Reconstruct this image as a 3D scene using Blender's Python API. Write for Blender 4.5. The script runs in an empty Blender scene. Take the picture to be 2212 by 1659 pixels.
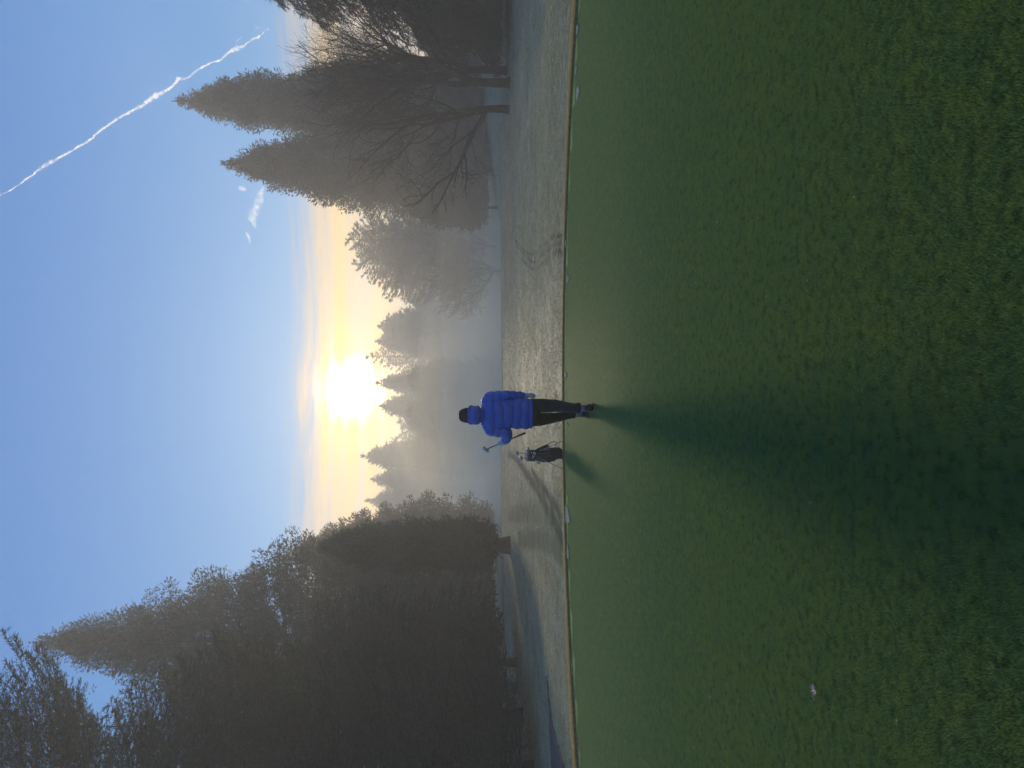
import bpy, bmesh, math, random
import numpy as np
from mathutils import Vector, Matrix

S = bpy.context.scene
COL = S.collection
rad = math.radians

# ----------------------------------------------------------------- camera
CAM_H = 1.59
PITCH = math.atan((1106 - 1022) / 1668.0)
FWD = Vector((0, math.cos(PITCH), -math.sin(PITCH)))
UPV = Vector((0, math.sin(PITCH), math.cos(PITCH)))
RGT = Vector((1, 0, 0))
cam_d = bpy.data.cameras.new("camera")
cam = bpy.data.objects.new("camera", cam_d)
COL.objects.link(cam)
cam_d.sensor_width = 36.0
cam_d.lens = 36.0 * 1668 / 2212
cam_d.clip_start = 0.05
cam_d.clip_end = 6000
mc = Matrix.Identity(4)
for k in range(3):                      # the phone was held upright, its picture lies on its side
    mc[k][0], mc[k][1], mc[k][2] = -UPV[k], RGT[k], -FWD[k]
mc.translation = Vector((0, 0, CAM_H))
cam.matrix_world = mc
S.camera = cam

# ----------------------------------------------------------------- sun and sky
SUN_EL, SUN_AZ = rad(8.9), rad(-0.40)
SUN = Vector((math.sin(SUN_AZ) * math.cos(SUN_EL), math.cos(SUN_AZ) * math.cos(SUN_EL), math.sin(SUN_EL)))
sun_d = bpy.data.lights.new("sun", "SUN")
sun_d.energy = 3.8
sun_d.angle = rad(4.0)
sun_d.color = (1.0, 0.83, 0.59)
sun = bpy.data.objects.new("sun", sun_d)
COL.objects.link(sun)
sun.location = (0, 300, 120)
sun.rotation_euler = SUN.to_track_quat('Z', 'Y').to_euler()

V = S.view_settings
V.view_transform = 'Standard'
V.look = 'None'
V.exposure = 0.8
V.gamma = 1.0
V.use_curve_mapping = False
S.cycles.use_denoising = True
S.cycles.max_bounces = 6
S.cycles.diffuse_bounces = 3
S.cycles.glossy_bounces = 2
S.cycles.transmission_bounces = 3
S.cycles.volume_bounces = 4
S.cycles.transparent_max_bounces = 12
S.cycles.sample_clamp_indirect = 4.0


class NT:
    """short hand for node trees"""
    def __init__(s, tree):
        s.t = tree
        s.n = tree.nodes
        s.l = tree.links

    def node(s, typ, **kw):
        n = s.n.new(typ)
        for k, v in kw.items():
            setattr(n, k, v)
        return n

    def link(s, a, b):
        s.l.new(a, b)

    def put(s, sock, v):
        if hasattr(v, "is_linked") or isinstance(v, bpy.types.NodeSocket):
            s.l.new(v, sock)
        else:
            sock.default_value = v

    def m(s, op, a, b=0.0, c=0.0, clamp=False):
        n = s.node("ShaderNodeMath", operation=op, use_clamp=clamp)
        s.put(n.inputs[0], a)
        s.put(n.inputs[1], b)
        if len(n.inputs) > 2:
            s.put(n.inputs[2], c)
        return n.outputs[0]

    def step(s, x, a, b):
        n = s.node("ShaderNodeMapRange", interpolation_type='SMOOTHSTEP')
        s.put(n.inputs[0], x)
        n.inputs[1].default_value = a
        n.inputs[2].default_value = b
        return n.outputs[0]

    def mix(s, f, a, b, blend='MIX'):
        n = s.node("ShaderNodeMix", data_type='RGBA', blend_type=blend)
        s.put(n.inputs[0], f)
        for k, v in ((6, a), (7, b)):
            if isinstance(v, tuple) and len(v) == 3:
                v = v + (1.0,)
            s.put(n.inputs[k], v)
        return n.outputs[2]

    def noise(s, vec, scale, detail=3.0, rough=0.55, dist=0.0):
        n = s.node("ShaderNodeTexNoise")
        if vec is not None:
            s.link(vec, n.inputs["Vector"])
        n.inputs["Scale"].default_value = scale
        n.inputs["Detail"].default_value = detail
        n.inputs["Roughness"].default_value = rough
        n.inputs["Distortion"].default_value = dist
        return n.outputs["Fac"]

    def map(s, vec, scale=(1, 1, 1), rot=(0, 0, 0), loc=(0, 0, 0)):
        n = s.node("ShaderNodeMapping")
        s.link(vec, n.inputs["Vector"])
        n.inputs["Scale"].default_value = scale
        n.inputs["Rotation"].default_value = rot
        n.inputs["Location"].default_value = loc
        return n.outputs[0]


W = bpy.data.worlds.new("World")
S.world = W
W.use_nodes = True
w = NT(W.node_tree)
w.n.clear()
wout = w.node("ShaderNodeOutputWorld")
sky = w.node("ShaderNodeTexSky", sky_type='NISHITA')
sky.sun_disc = False
sky.sun_elevation = SUN_EL
sky.sun_rotation = SUN_AZ
sky.air_density = 1.0
sky.dust_density = 0.4
sky.ozone_density = 1.6
tc = w.node("ShaderNodeTexCoord")
gen = tc.outputs["Generated"]
sep = w.node("ShaderNodeSeparateXYZ")
w.link(gen, sep.inputs[0])
el = sep.outputs["Z"]
dot = w.node("ShaderNodeVectorMath", operation='DOT_PRODUCT')
w.link(gen, dot.inputs[0])
dot.inputs[1].default_value = SUN
theta = w.m('ARCCOSINE', w.m('MINIMUM', dot.outputs["Value"], 0.999999))
# clear sky
nish = w.mix(1.0, sky.outputs[0], (0.009, 0.012, 0.017), 'MULTIPLY')
high = w.step(el, 0.10, 0.75)
blue = w.mix(high, (0.036, 0.155, 0.325), (0.018, 0.084, 0.265))
clear = w.mix(1.0, nish, blue, 'ADD')
# low cloud deck with drawn out streaks
streak = w.noise(w.map(gen, (1.6, 1.6, 34.0)), 1.6, 4.0, 0.55, 0.3)
wisps = w.noise(w.map(gen, (5.0, 5.0, 60.0), rot=(0, 0.02, 0)), 1.2, 5.0, 0.6, 0.4)
edge = w.m('ADD', el, w.m('MULTIPLY', w.m('SUBTRACT', wisps, 0.5), 0.075))
deck = w.m('SUBTRACT', 1.0, w.step(edge, 0.168, 0.234))
body = w.m('MULTIPLY_ADD', streak, 1.7, -0.02, clamp=True)
cover = w.m('MULTIPLY', deck, w.m('MULTIPLY', body, 0.93))
near = w.m('POWER', 2.718, w.m('MULTIPLY', theta, -3.2))
ccol = w.mix(near, (0.37, 0.29, 0.18), (0.80, 0.48, 0.11))
skyc = w.mix(cover, clear, ccol)
# the veiled sun: a core and an aureole lighting the thin cloud round it
warp = w.m('MULTIPLY_ADD', w.m('SUBTRACT', streak, 0.5), 0.050, theta)
warp = w.m('MAXIMUM', warp, 0.0)
g1 = w.m('MULTIPLY', w.m('POWER', 2.718, w.m('MULTIPLY', w.m('POWER', w.m('DIVIDE', warp, 0.021), 2.0), -1.0)), 30.0)
g2 = w.m('MULTIPLY', w.m('POWER', 2.718, w.m('DIVIDE', warp, -0.065)), 0.62)
lowcut = w.m('SUBTRACT', 1.0, w.m('MULTIPLY', w.step(edge, 0.180, 0.215), 0.82))
glow = w.m('MULTIPLY', w.m('ADD', g1, g2), lowcut)
gcol = w.mix(w.m('MULTIPLY', glow, 0.25, clamp=True), (1.0, 0.56, 0.15), (1.0, 0.84, 0.46))
glc = w.mix(1.0, gcol, (1, 1, 1), 'MULTIPLY')
b1 = w.node("ShaderNodeBackground")
w.link(skyc, b1.inputs[0])
b2 = w.node("ShaderNodeBackground")
w.link(glc, b2.inputs[0])
w.link(glow, b2.inputs[1])
addw = w.node("ShaderNodeAddShader")
w.link(b1.outputs[0], addw.inputs[0])
w.link(b2.outputs[0], addw.inputs[1])
w.link(addw.outputs[0], wout.inputs[0])


# ----------------------------------------------------------------- helpers
def at(X, Y, D):
    """the world point at distance D (along y) seen at X, Y of the photograph (2212 wide)"""
    d = FWD + UPV * ((1106 - X) / 1668.0) + RGT * ((829.5 - Y) / 1668.0)
    return Vector((0, 0, CAM_H)) + d * (D / d.y)


def sst(a, b, x):
    t = np.clip((np.asarray(x, dtype=float) - a) / (b - a), 0, 1)
    return t * t * (3 - 2 * t)


GR, GX, GY = 10.0, 0.05, 3.5         # the green: a disc


def terrain(x, y):
    x = np.asarray(x, dtype=float)
    y = np.asarray(y, dtype=float)
    e = np.hypot(x - GX, y - GY) - GR
    z = -0.03 - 0.27 * sst(0, 12, e)
    z = z + 1.7 * sst(9, 40, x) * sst(22, 75, y)
    z = z + 0.5 * sst(14, 40, -x) * sst(30, 80, y)
    centre = (1 - sst(10, 26, x)) * (1 - 0.85 * sst(6, 22, -x))
    z = z - 3.0 * sst(46, 112, y) * centre
    z = z + 0.05 * np.sin(x * 0.42 + 1.3) * np.sin(y * 0.31) * sst(1, 6, e)
    return z


def hit(X, Y):
    d = FWD + UPV * ((1106 - X) / 1668.0) + RGT * ((829.5 - Y) / 1668.0)
    o = Vector((0, 0, CAM_H))
    t = 1.0
    while t < 120:
        p = o + d * t
        if p.z < float(terrain(p.x, p.y)):
            return p
        t += 0.02
    return o + d * 120


def tag(o, label=None, cat=None, group=None, kind=None):
    if label: o["label"] = label
    if cat: o["category"] = cat
    if group: o["group"] = group
    if kind: o["kind"] = kind
    return o


def link(o, parent=None):
    COL.objects.link(o)
    if parent is not None:
        o.parent = parent
    return o


def empty(name, loc=(0, 0, 0)):
    o = bpy.data.objects.new(name, None)
    o.location = loc
    o.empty_display_size = 0.2
    return link(o)


def np_mesh(name, verts, faces, mat, parent=None, smooth=False, loc=None):
    """faces: one (n, k) array"""
    me = bpy.data.meshes.new(name)
    verts = np.asarray(verts, dtype=np.float32)
    faces = np.asarray(faces, dtype=np.int32)
    k = faces.shape[1]
    me.vertices.add(len(verts))
    me.vertices.foreach_set("co", verts.ravel())
    me.loops.add(faces.size)
    me.loops.foreach_set("vertex_index", faces.ravel())
    me.polygons.add(len(faces))
    me.polygons.foreach_set("loop_start", np.arange(0, faces.size, k, dtype=np.int32))
    if smooth:
        me.polygons.foreach_set("use_smooth", np.ones(len(faces), dtype=bool))
    me.update()
    me.validate()
    me.materials.append(mat)
    o = bpy.data.objects.new(name, me)
    if loc is not None:
        o.location = loc
    return link(o, parent)


def py_mesh(name, verts, faces, mat, parent=None, smooth=True, loc=None):
    me = bpy.data.meshes.new(name)
    me.from_pydata([tuple(v) for v in verts], [], faces)
    if smooth:
        for p in me.polygons:
            p.use_smooth = True
    me.update()
    me.materials.append(mat)
    o = bpy.data.objects.new(name, me)
    if loc is not None:
        o.location = loc
    return link(o, parent)


class Geo:
    """collects lofts and boxes into one mesh"""
    def __init__(s):
        s.v, s.f = [], []

    def add(s, v, f):
        o = len(s.v)
        s.v += [Vector(p) for p in v]
        s.f += [tuple(i + o for i in q) for q in f]
        return s

    def build(s, name, mat, parent=None, smooth=True, loc=None):
        return py_mesh(name, s.v, s.f, mat, parent, smooth, loc)


def loft(path, rads, n=16, ref=(0, 0, 1), caps=True, power=2.0, mod=None):
    """rings of half axes rads (a, b) round the path; ref turns the first axis"""
    path = [Vector(p) for p in path]
    v, f = [], []
    for i, p in enumerate(path):
        d = (path[min(i + 1, len(path) - 1)] - path[max(i - 1, 0)]).normalized()
        r = Vector(ref)
        a = r.cross(d)
        if a.length < 1e-4:
            a = Vector((1, 0, 0)).cross(d)
        a.normalize()
        b = d.cross(a)
        ra, rb = rads[i] if isinstance(rads[i], (tuple, list)) else (rads[i], rads[i])
        for k in range(n):
            t = 2 * math.pi * k / n
            c, s_ = math.cos(t), math.sin(t)
            if power != 2.0:
                c = math.copysign(abs(c) ** (2 / power), c)
                s_ = math.copysign(abs(s_) ** (2 / power), s_)
            g = mod(i, t) if mod else 1.0
            v.append(p + a * (ra * c * g) + b * (rb * s_ * g))
    m = len(path)
    for i in range(m - 1):
        for k in range(n):
            k2 = (k + 1) % n
            f.append((i * n + k, i * n + k2, (i + 1) * n + k2, (i + 1) * n + k))
    if caps:
        f.append(tuple(reversed(range(n))))
        f.append(tuple(range((m - 1) * n, m * n)))
    return v, f


def blob(c, r, n=20, m=12, mod=None):
    """ellipsoid; mod(direction) scales the radius"""
    v, f = [], []
    c = Vector(c)
    for i in range(m + 1):
        ph = math.pi * i / m
        for k in range(n):
            t = 2 * math.pi * k / n
            d = Vector((math.sin(ph) * math.cos(t), math.sin(ph) * math.sin(t), math.cos(ph)))
            g = mod(d) if mod else 1.0
            v.append(c + Vector((d.x * r[0], d.y * r[1], d.z * r[2])) * g)
    for i in range(m):
        for k in range(n):
            k2 = (k + 1) % n
            f.append((i * n + k, (i + 1) * n + k, (i + 1) * n + k2, i * n + k2))
    return v, f


def curve_pts(pts, n):
    """Catmull-Rom through pts"""
    pts = [Vector(p) for p in pts]
    out = []
    segs = len(pts) - 1
    for j in range(n):
        t = j / (n - 1) * segs
        i = min(int(t), segs - 1)
        t -= i
        p0, p1, p2, p3 = pts[max(i - 1, 0)], pts[i], pts[i + 1], pts[min(i + 2, segs)]
        out.append(0.5 * ((2 * p1) + (p2 - p0) * t + (2 * p0 - 5 * p1 + 4 * p2 - p3) * t * t + (3 * p1 - p0 - 3 * p2 + p3) * t ** 3))
    return out


# ----------------------------------------------------------------- materials
def mat(name, col, rough=0.7, spec=0.3, metal=0.0, var=0.0, vscale=8.0, bump=0.0, bscale=40.0, sheen=0.0, col2=None):
    M = bpy.data.materials.new(name)
    M.use_nodes = True
    t = NT(M.node_tree)
    p = t.n["Principled BSDF"]
    p.inputs["Roughness"].default_value = rough
    p.inputs["Specular IOR Level"].default_value = spec
    p.inputs["Metallic"].default_value = metal
    if sheen:
        p.inputs["Sheen Weight"].default_value = sheen
    co = t.node("ShaderNodeTexCoord").outputs["Object"]
    if var or col2:
        c2 = col2 if col2 else tuple(c * (1 - var) for c in col)
        f = t.step(t.noise(co, vscale, 4), 0.35, 0.65)
        t.link(t.mix(f, col, c2), p.inputs["Base Color"])
    else:
        p.inputs["Base Color"].default_value = col + (1,)
    if bump:
        b = t.node("ShaderNodeBump")
        b.inputs["Strength"].default_value = bump
        b.inputs["Distance"].default_value = 0.01
        t.link(t.noise(co, bscale, 4), b.inputs["Height"])
        t.link(b.outputs[0], p.inputs["Normal"])
    return M


def foliage(name, c1, c2, trans=0.2, vscale=0.6):
    M = bpy.data.materials.new(name)
    M.use_nodes = True
    t = NT(M.node_tree)
    out = t.n["Material Output"]
    p = t.n["Principled BSDF"]
    p.inputs["Roughness"].default_value = 0.75
    p.inputs["Specular IOR Level"].default_value = 0.25
    pos = t.node("ShaderNodeNewGeometry").outputs["Position"]
    f = t.step(t.noise(pos, vscale, 5), 0.35, 0.65)
    c = t.mix(f, c1, c2)
    t.link(c, p.inputs["Base Color"])
    tr = t.node("ShaderNodeBsdfTranslucent")
    t.link(c, tr.inputs[0])
    ms = t.node("ShaderNodeMixShader")
    ms.inputs[0].default_value = trans
    t.link(p.outputs[0], ms.inputs[1])
    t.link(tr.outputs[0], ms.inputs[2])
    t.link(ms.outputs[0], out.inputs[0])
    return M


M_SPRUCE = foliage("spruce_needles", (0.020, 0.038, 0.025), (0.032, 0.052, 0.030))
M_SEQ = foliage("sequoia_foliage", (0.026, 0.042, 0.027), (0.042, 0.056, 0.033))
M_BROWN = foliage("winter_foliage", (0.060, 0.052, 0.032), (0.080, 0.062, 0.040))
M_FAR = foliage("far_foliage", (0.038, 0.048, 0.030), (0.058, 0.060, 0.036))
M_BARK = mat("bark", (0.045, 0.035, 0.028), 0.9, 0.1, var=0.4, vscale=6, bump=0.5, bscale=12)
M_TWIG = mat("twig_bark", (0.045, 0.036, 0.030), 0.9, 0.1)

# green turf, blades and soil beneath
def turf(name, c1, c2, c3, trans, rough, spec, sc=(0.5, 7.0)):
    M = bpy.data.materials.new(name)
    M.use_nodes = True
    t = NT(M.node_tree)
    out = t.n["Material Output"]
    p = t.n["Principled BSDF"]
    p.inputs["Roughness"].default_value = rough
    p.inputs["Specular IOR Level"].default_value = spec
    p.inputs["Specular Tint"].default_value = (0.75, 1.0, 0.55, 1)
    pos = t.node("ShaderNodeNewGeometry").outputs["Position"]
    big = t.step(t.noise(pos, sc[0], 3), 0.38, 0.66)
    small = t.step(t.noise(pos, sc[1], 5), 0.35, 0.65)
    c = t.mix(small, t.mix(big, c1, c2), c3)
    fleck = t.step(t.noise(pos, sc[1] * 2.6, 6, 0.75), 0.46, 0.64)
    c = t.mix(t.m('MULTIPLY', fleck, 0.75), c, tuple(k_ * 0.45 for k_ in c3))
    t.link(c, p.inputs["Base Color"])
    tr = t.node("ShaderNodeBsdfTranslucent")
    t.link(c, tr.inputs[0])
    ms = t.node("ShaderNodeMixShader")
    ms.inputs[0].default_value = trans
    t.link(p.outputs[0], ms.inputs[1])
    t.link(tr.outputs[0], ms.inputs[2])
    t.link(ms.outputs[0], out.inputs[0])
    return M


M_BLADE = turf("green_blades", (0.195, 0.302, 0.082), (0.222, 0.312, 0.078), (0.164, 0.276, 0.088), 0.36, 0.6, 0.0015)
def green_mat():
    """close mown turf seen as a surface: dewy tips that shine when looked at along the ground"""
    M = bpy.data.materials.new("green_turf")
    M.use_nodes = True
    t = NT(M.node_tree)
    p = t.n["Principled BSDF"]
    p.inputs["Roughness"].default_value = 0.7
    p.inputs["Specular IOR Level"].default_value = 0.0
    p.inputs["Specular Tint"].default_value = (0.70, 1.0, 0.50, 1)
    p.inputs["Sheen Weight"].default_value = 0.5
    p.inputs["Sheen Roughness"].default_value = 0.45
    p.inputs["Sheen Tint"].default_value = (0.62, 0.85, 0.42, 1)
    pos = t.node("ShaderNodeNewGeometry").outputs["Position"]
    big = t.step(t.noise(pos, 0.5, 3), 0.38, 0.66)
    mid = t.step(t.noise(pos, 7.0, 5), 0.35, 0.65)
    fine = t.step(t.noise(pos, 90.0, 4, 0.7), 0.35, 0.65)
    c = t.mix(mid, t.mix(big, (0.182, 0.280, 0.076), (0.215, 0.292, 0.070)), (0.150, 0.254, 0.080))
    fleck = t.step(t.noise(pos, 17.0, 6, 0.75), 0.46, 0.64)
    c = t.mix(t.m('MULTIPLY', fleck, 0.80), c, (0.045, 0.085, 0.032))
    c = t.mix(t.m('MULTIPLY', fine, 0.35), c, (0.035, 0.066, 0.025))
    t.link(c, p.inputs["Base Color"])
    bp = t.node("ShaderNodeBump")
    bp.inputs["Strength"].default_value = 0.8
    bp.inputs["Distance"].default_value = 0.012
    hsum = t.m('ADD', t.noise(pos, 110.0, 4, 0.7), t.m('MULTIPLY', t.noise(pos, 22.0, 4), 0.8))
    t.link(hsum, bp.inputs["Height"])
    t.link(bp.outputs[0], p.inputs["Normal"])
    return M


M_SOIL = green_mat()
M_COLLAR = turf("collar_blades", (0.40, 0.33, 0.15), (0.48, 0.39, 0.20), (0.28, 0.25, 0.11), 0.55, 0.7, 0.2, (1.5, 22.0))


def fairway_mat():
    M = bpy.data.materials.new("frosted_fairway")
    M.use_nodes = True
    t = NT(M.node_tree)
    p = t.n["Principled BSDF"]
    p.inputs["Roughness"].default_value = 0.7
    pos = t.node("ShaderNodeNewGeometry").outputs["Position"]
    big = t.step(t.noise(pos, 0.16, 4), 0.35, 0.65)
    mid = t.step(t.noise(t.map(pos, (1, 0.6, 1)), 1.1, 6, 0.65), 0.36, 0.64)
    fine = t.step(t.noise(pos, 7.0, 6, 0.7), 0.36, 0.66)
    a = t.mix(big, (0.185, 0.225, 0.118), (0.25, 0.265, 0.145))
    b = t.mix(t.m('MULTIPLY', mid, 0.75), a, (0.40, 0.40, 0.265))
    c = t.mix(t.m('MULTIPLY', fine, 0.6), b, (0.11, 0.12, 0.07))
    at_ = t.node("ShaderNodeAttribute", attribute_name="wet")
    t.link(t.m("MULTIPLY_ADD", at_.outputs["Fac"], -0.005, 0.004, clamp=True), p.inputs["Specular IOR Level"])
    c = t.mix(t.m('MULTIPLY', at_.outputs["Fac"], 0.84), c, (0.048, 0.054, 0.030))
    t.link(c, p.inputs["Base Color"])
    bp = t.node("ShaderNodeBump")
    bp.inputs["Strength"].default_value = 0.9
    bp.inputs["Distance"].default_value = 0.03
    t.link(t.noise(pos, 9.0, 6, 0.7), bp.inputs["Height"])
    t.link(bp.outputs[0], p.inputs["Normal"])
    return M


M_FAIR = fairway_mat()
M_PATH = mat("path_asphalt", (0.075, 0.072, 0.085), 0.8, 0.1, var=0.3, vscale=2, bump=0.4, bscale=60)
M_PALE = mat("pale_turf_patch", (0.42, 0.42, 0.27), 0.9, 0.0, var=0.35, vscale=14, bump=0.5, bscale=80)

# ----------------------------------------------------------------- ground
rng = np.random.default_rng(11)


def vnoise(x, y, seed):
    """cheap smooth value noise"""
    r = np.random.default_rng(seed).random((256, 256))
    xi, yi = np.floor(x).astype(int), np.floor(y).astype(int)
    fx, fy = x - xi, y - yi
    fx, fy = fx * fx * (3 - 2 * fx), fy * fy * (3 - 2 * fy)
    g = lambda a, b: r[a % 256, b % 256]
    return (g(xi, yi) * (1 - fx) + g(xi + 1, yi) * fx) * (1 - fy) + (g(xi, yi + 1) * (1 - fx) + g(xi + 1, yi + 1) * fx) * fy


def grid(xs, ys, zf):
    X, Y = np.meshgrid(xs, ys)
    Z = zf(X, Y)
    v = np.stack([X, Y, Z], -1).reshape(-1, 3)
    nx, ny = len(xs), len(ys)
    i = (np.arange(ny - 1)[:, None] * nx + np.arange(nx - 1)[None, :]).ravel()
    f = np.stack([i, i + 1, i + nx + 1, i + nx], -1)
    return v, f


def fine_z(X, Y):
    e = np.hypot(X - GX, Y - GY) - GR
    z = terrain(X, Y)
    n = vnoise(X * 1.3, Y * 1.3, 1) * 0.012 + vnoise(X * 4.3, Y * 4.3, 2) * 0.018 + vnoise(X * 9, Y * 9, 3) * 0.028
    z = z + (n - 0.035) * sst(0.3, 1.5, e)
    return np.where(e < 0.02, -0.10, z)


def pix_curve(pix):
    c = curve_pts([Vector((q_.x, q_.y, 0)) for q_ in (hit(*p_) for p_ in pix)], 24 * len(pix))
    return np.array([(q_.x, q_.y) for q_ in c])


# paths worn through the frost by trolley wheels (narrow) and by feet (broad): (points, half width, depth)
TRACKS = [
    (pix_curve([(1214, 507), (1192, 513), (1170, 532), (1153, 548), (1140, 546), (1126, 535), (1113, 519)]), 0.058, 0.9),
    (pix_curve([(1214, 525), (1195, 530), (1172, 550), (1154, 566), (1142, 560), (1128, 545), (1115, 530)]), 0.055, 0.9),
    (pix_curve([(1214, 543), (1196, 547), (1175, 565), (1156, 580), (1142, 575), (1130, 562), (1114, 545)]), 0.058, 0.9),
    (pix_curve([(1213, 1165), (1196, 1130), (1180, 1100), (1160, 1060), (1140, 1030), (1122, 1003), (1106, 985), (1096, 985)]), 0.24, 0.75),
    (pix_curve([(1212, 1120), (1196, 1092), (1178, 1062), (1162, 1040), (1148, 1018)]), 0.17, 0.75),
    (pix_curve([(1208, 1108), (1186, 1112), (1168, 1110), (1130, 1112), (1098, 1114)]), 0.40, 0.55),
    (pix_curve([(1210, 1190), (1190, 1172), (1172, 1168), (1140, 1166), (1120, 1166)]), 0.36, 0.6),
    (pix_curve([(1185, 1220), (1165, 1200), (1140, 1140), (1130, 1080)]), 0.3, 0.35),
    (pix_curve([(1120, 880), (1105, 850), (1092, 800), (1082, 740), (1076, 705)]), 0.16, 0.6),
    (pix_curve([(1113, 880), (1099, 840), (1086, 780), (1078, 730), (1071, 690)]), 0.16, 0.6),
    (pix_curve([(1160, 760), (1140, 700), (1125, 660), (1112, 600)]), 0.12, 0.35),
]


def wet_at(x, y):
    """how far the frost is worn away, 0 to 1"""
    x, y = np.asarray(x, dtype=float), np.asarray(y, dtype=float)
    sh = x.shape
    x, y = x.ravel(), y.ravel()
    w_ = np.zeros(len(x))
    for c, hw, k in TRACKS:
        lo_, hi_ = c.min(0) - 1, c.max(0) + 1
        idx = np.nonzero((x > lo_[0]) & (x < hi_[0]) & (y > lo_[1]) & (y < hi_[1]))[0]
        if not len(idx):
            continue
        d = np.full(len(idx), 1e9)
        for p_ in c:
            d = np.minimum(d, np.hypot(x[idx] - p_[0], y[idx] - p_[1]))
        hw2 = hw * (0.8 + 0.4 * vnoise(x[idx] * 2, y[idx] * 2, 17))
        w_[idx] = np.maximum(w_[idx], k * (1 - sst(0.55, 1.35, d / hw2)))
    return w_.reshape(sh)


v, f = grid(np.arange(-32, 36.01, 0.11), np.concatenate([np.arange(8, 26, 0.11), np.arange(26, 64.1, 0.2)]), fine_z)
wet = wet_at(v[:, 0], v[:, 1])
v[:, 2] -= 0.018 * wet
o = np_mesh("fairway", v, f, M_FAIR, smooth=True)
o.data.attributes.new("wet", 'FLOAT', 'POINT').data.foreach_set("value", wet.astype(np.float32))
tag(o, kind="structure")


def coarse_z(X, Y):
    inside = sst(-32, -24, X) * sst(36, 28, X) * sst(-20, -12, Y) * sst(64, 58, Y)
    return terrain(X, Y) - 0.5 * inside


v, f = grid(np.arange(-400, 400.1, 4.0), np.arange(-60, 520.1, 4.0), coarse_z)
o = np_mesh("ground", v, f, M_FAIR, smooth=True)
tag(o, kind="structure")

# the green's soil: a low disc with a rounded shoulder
vs, fs = [], []
rings = [(0.0, -0.003), (4, -0.003), (8, -0.003), (9.93, -0.003), (9.985, -0.010), (10.0, -0.06), (10.0, -0.2)]
NS = 240
for r, z in rings:
    for k in range(NS):
        a = 2 * math.pi * k / NS
        vs.append((GX + r * math.cos(a), GY + r * math.sin(a), z))
for i in range(len(rings) - 1):
    for k in range(NS):
        k2 = (k + 1) % NS
        fs.append((i * NS + k, (i + 1) * NS + k, (i + 1) * NS + k2, i * NS + k2))
green = py_mesh("putting_green", vs, fs, M_SOIL)
tag(green, kind="structure")


def blades(cx, cy, cz, h, wd, lean, ang, rs):
    """one tapering triangle per blade"""
    n = len(cx)
    wv = np.stack([np.cos(ang), np.sin(ang), np.zeros(n)], -1) * (wd / 2)[:, None]
    la = rs.random(n) * 2 * np.pi
    c = np.stack([cx, cy, cz], -1)
    tip = c + np.stack([np.cos(la) * lean * h, np.sin(la) * lean * h, h], -1)
    vv = np.stack([c - wv, c + wv, tip], 1).reshape(-1, 3)
    return vv, np.arange(3 * n).reshape(-1, 3)


# mown grass: a tile of blades set out over the green by geometry nodes
TILE, NB = 0.30, 13000
rs = np.random.default_rng(5)
bx, by = (rs.random(NB) - 0.5) * TILE, (rs.random(NB) - 0.5) * TILE
hh = (0.009 + 0.011 * rs.random(NB)) * (0.86 + 0.28 * vnoise(bx * 70 + 40, by * 70 + 40, 9))
v, f = blades(bx, by, np.full(NB, -0.004), hh, 0.0017 + 0.0012 * rs.random(NB), 0.05 + 0.85 * rs.random(NB), rs.random(NB) * np.pi, rs)
lawn = np_mesh("mown_grass", v, f, M_BLADE)
tag(lawn, kind="stuff")
lawn["label"] = "short dense mown grass of the putting green"
ng = bpy.data.node_groups.new("lawn_tiles", "GeometryNodeTree")
ng.interface.new_socket("Geometry", in_out='INPUT', socket_type='NodeSocketGeometry')
ng.interface.new_socket("Geometry", in_out='OUTPUT', socket_type='NodeSocketGeometry')
q = NT(ng)
gi, go = q.node("NodeGroupInput"), q.node("NodeGroupOutput")
gr = q.node("GeometryNodeMeshGrid")
NXT, NYT = 67, 67
gr.inputs["Size X"].default_value = (NXT - 1) * TILE
gr.inputs["Size Y"].default_value = (NYT - 1) * TILE
gr.inputs["Vertices X"].default_value = NXT
gr.inputs["Vertices Y"].default_value = NYT
tf = q.node("GeometryNodeTransform")
tf.inputs["Translation"].default_value = (GX, GY, 0)
q.link(gr.outputs[0], tf.inputs[0])
pos = q.node("GeometryNodeInputPosition")
sp = q.node("ShaderNodeSeparateXYZ")
q.link(pos.outputs[0], sp.inputs[0])
dx, dy = q.m('SUBTRACT', sp.outputs[0], GX), q.m('SUBTRACT', sp.outputs[1], GY)
rr = q.m('SQRT', q.m('ADD', q.m('MULTIPLY', dx, dx), q.m('MULTIPLY', dy, dy)))
off = q.m('GREATER_THAN', rr, GR - 0.22)
dl = q.node("GeometryNodeDeleteGeometry")
q.link(tf.outputs[0], dl.inputs[0])
q.link(off, dl.inputs[1])
rv = q.node("FunctionNodeRandomValue", data_type='INT')
ri = [s for s in rv.inputs if s.type == 'INT']
ri[0].default_value, ri[1].default_value = 0, 3
ro = [s for s in rv.outputs if s.type == 'INT'][0]
cx3 = q.node("ShaderNodeCombineXYZ")
q.link(q.m('MULTIPLY', ro, math.pi / 2), cx3.inputs[2])
ip = q.node("GeometryNodeInstanceOnPoints")
cs3 = q.node("ShaderNodeCombineXYZ")           # blades are set lower where the turf is seen only as a surface
cs3.inputs[0].default_value = cs3.inputs[1].default_value = 1.0
mr = q.node("ShaderNodeMapRange")
q.link(sp.outputs[1], mr.inputs[0])
mr.inputs[1].default_value, mr.inputs[2].default_value, mr.inputs[3].default_value, mr.inputs[4].default_value = 2.4, 11.0, 1.0, 0.0
q.link(q.m('ADD', q.m('POWER', mr.outputs[0], 3.2), 0.045), cs3.inputs[2])
q.link(cs3.outputs[0], ip.inputs["Scale"])
q.link(dl.outputs[0], ip.inputs["Points"])
q.link(gi.outputs[0], ip.inputs["Instance"])
q.link(cx3.outputs[0], ip.inputs["Rotation"])
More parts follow.
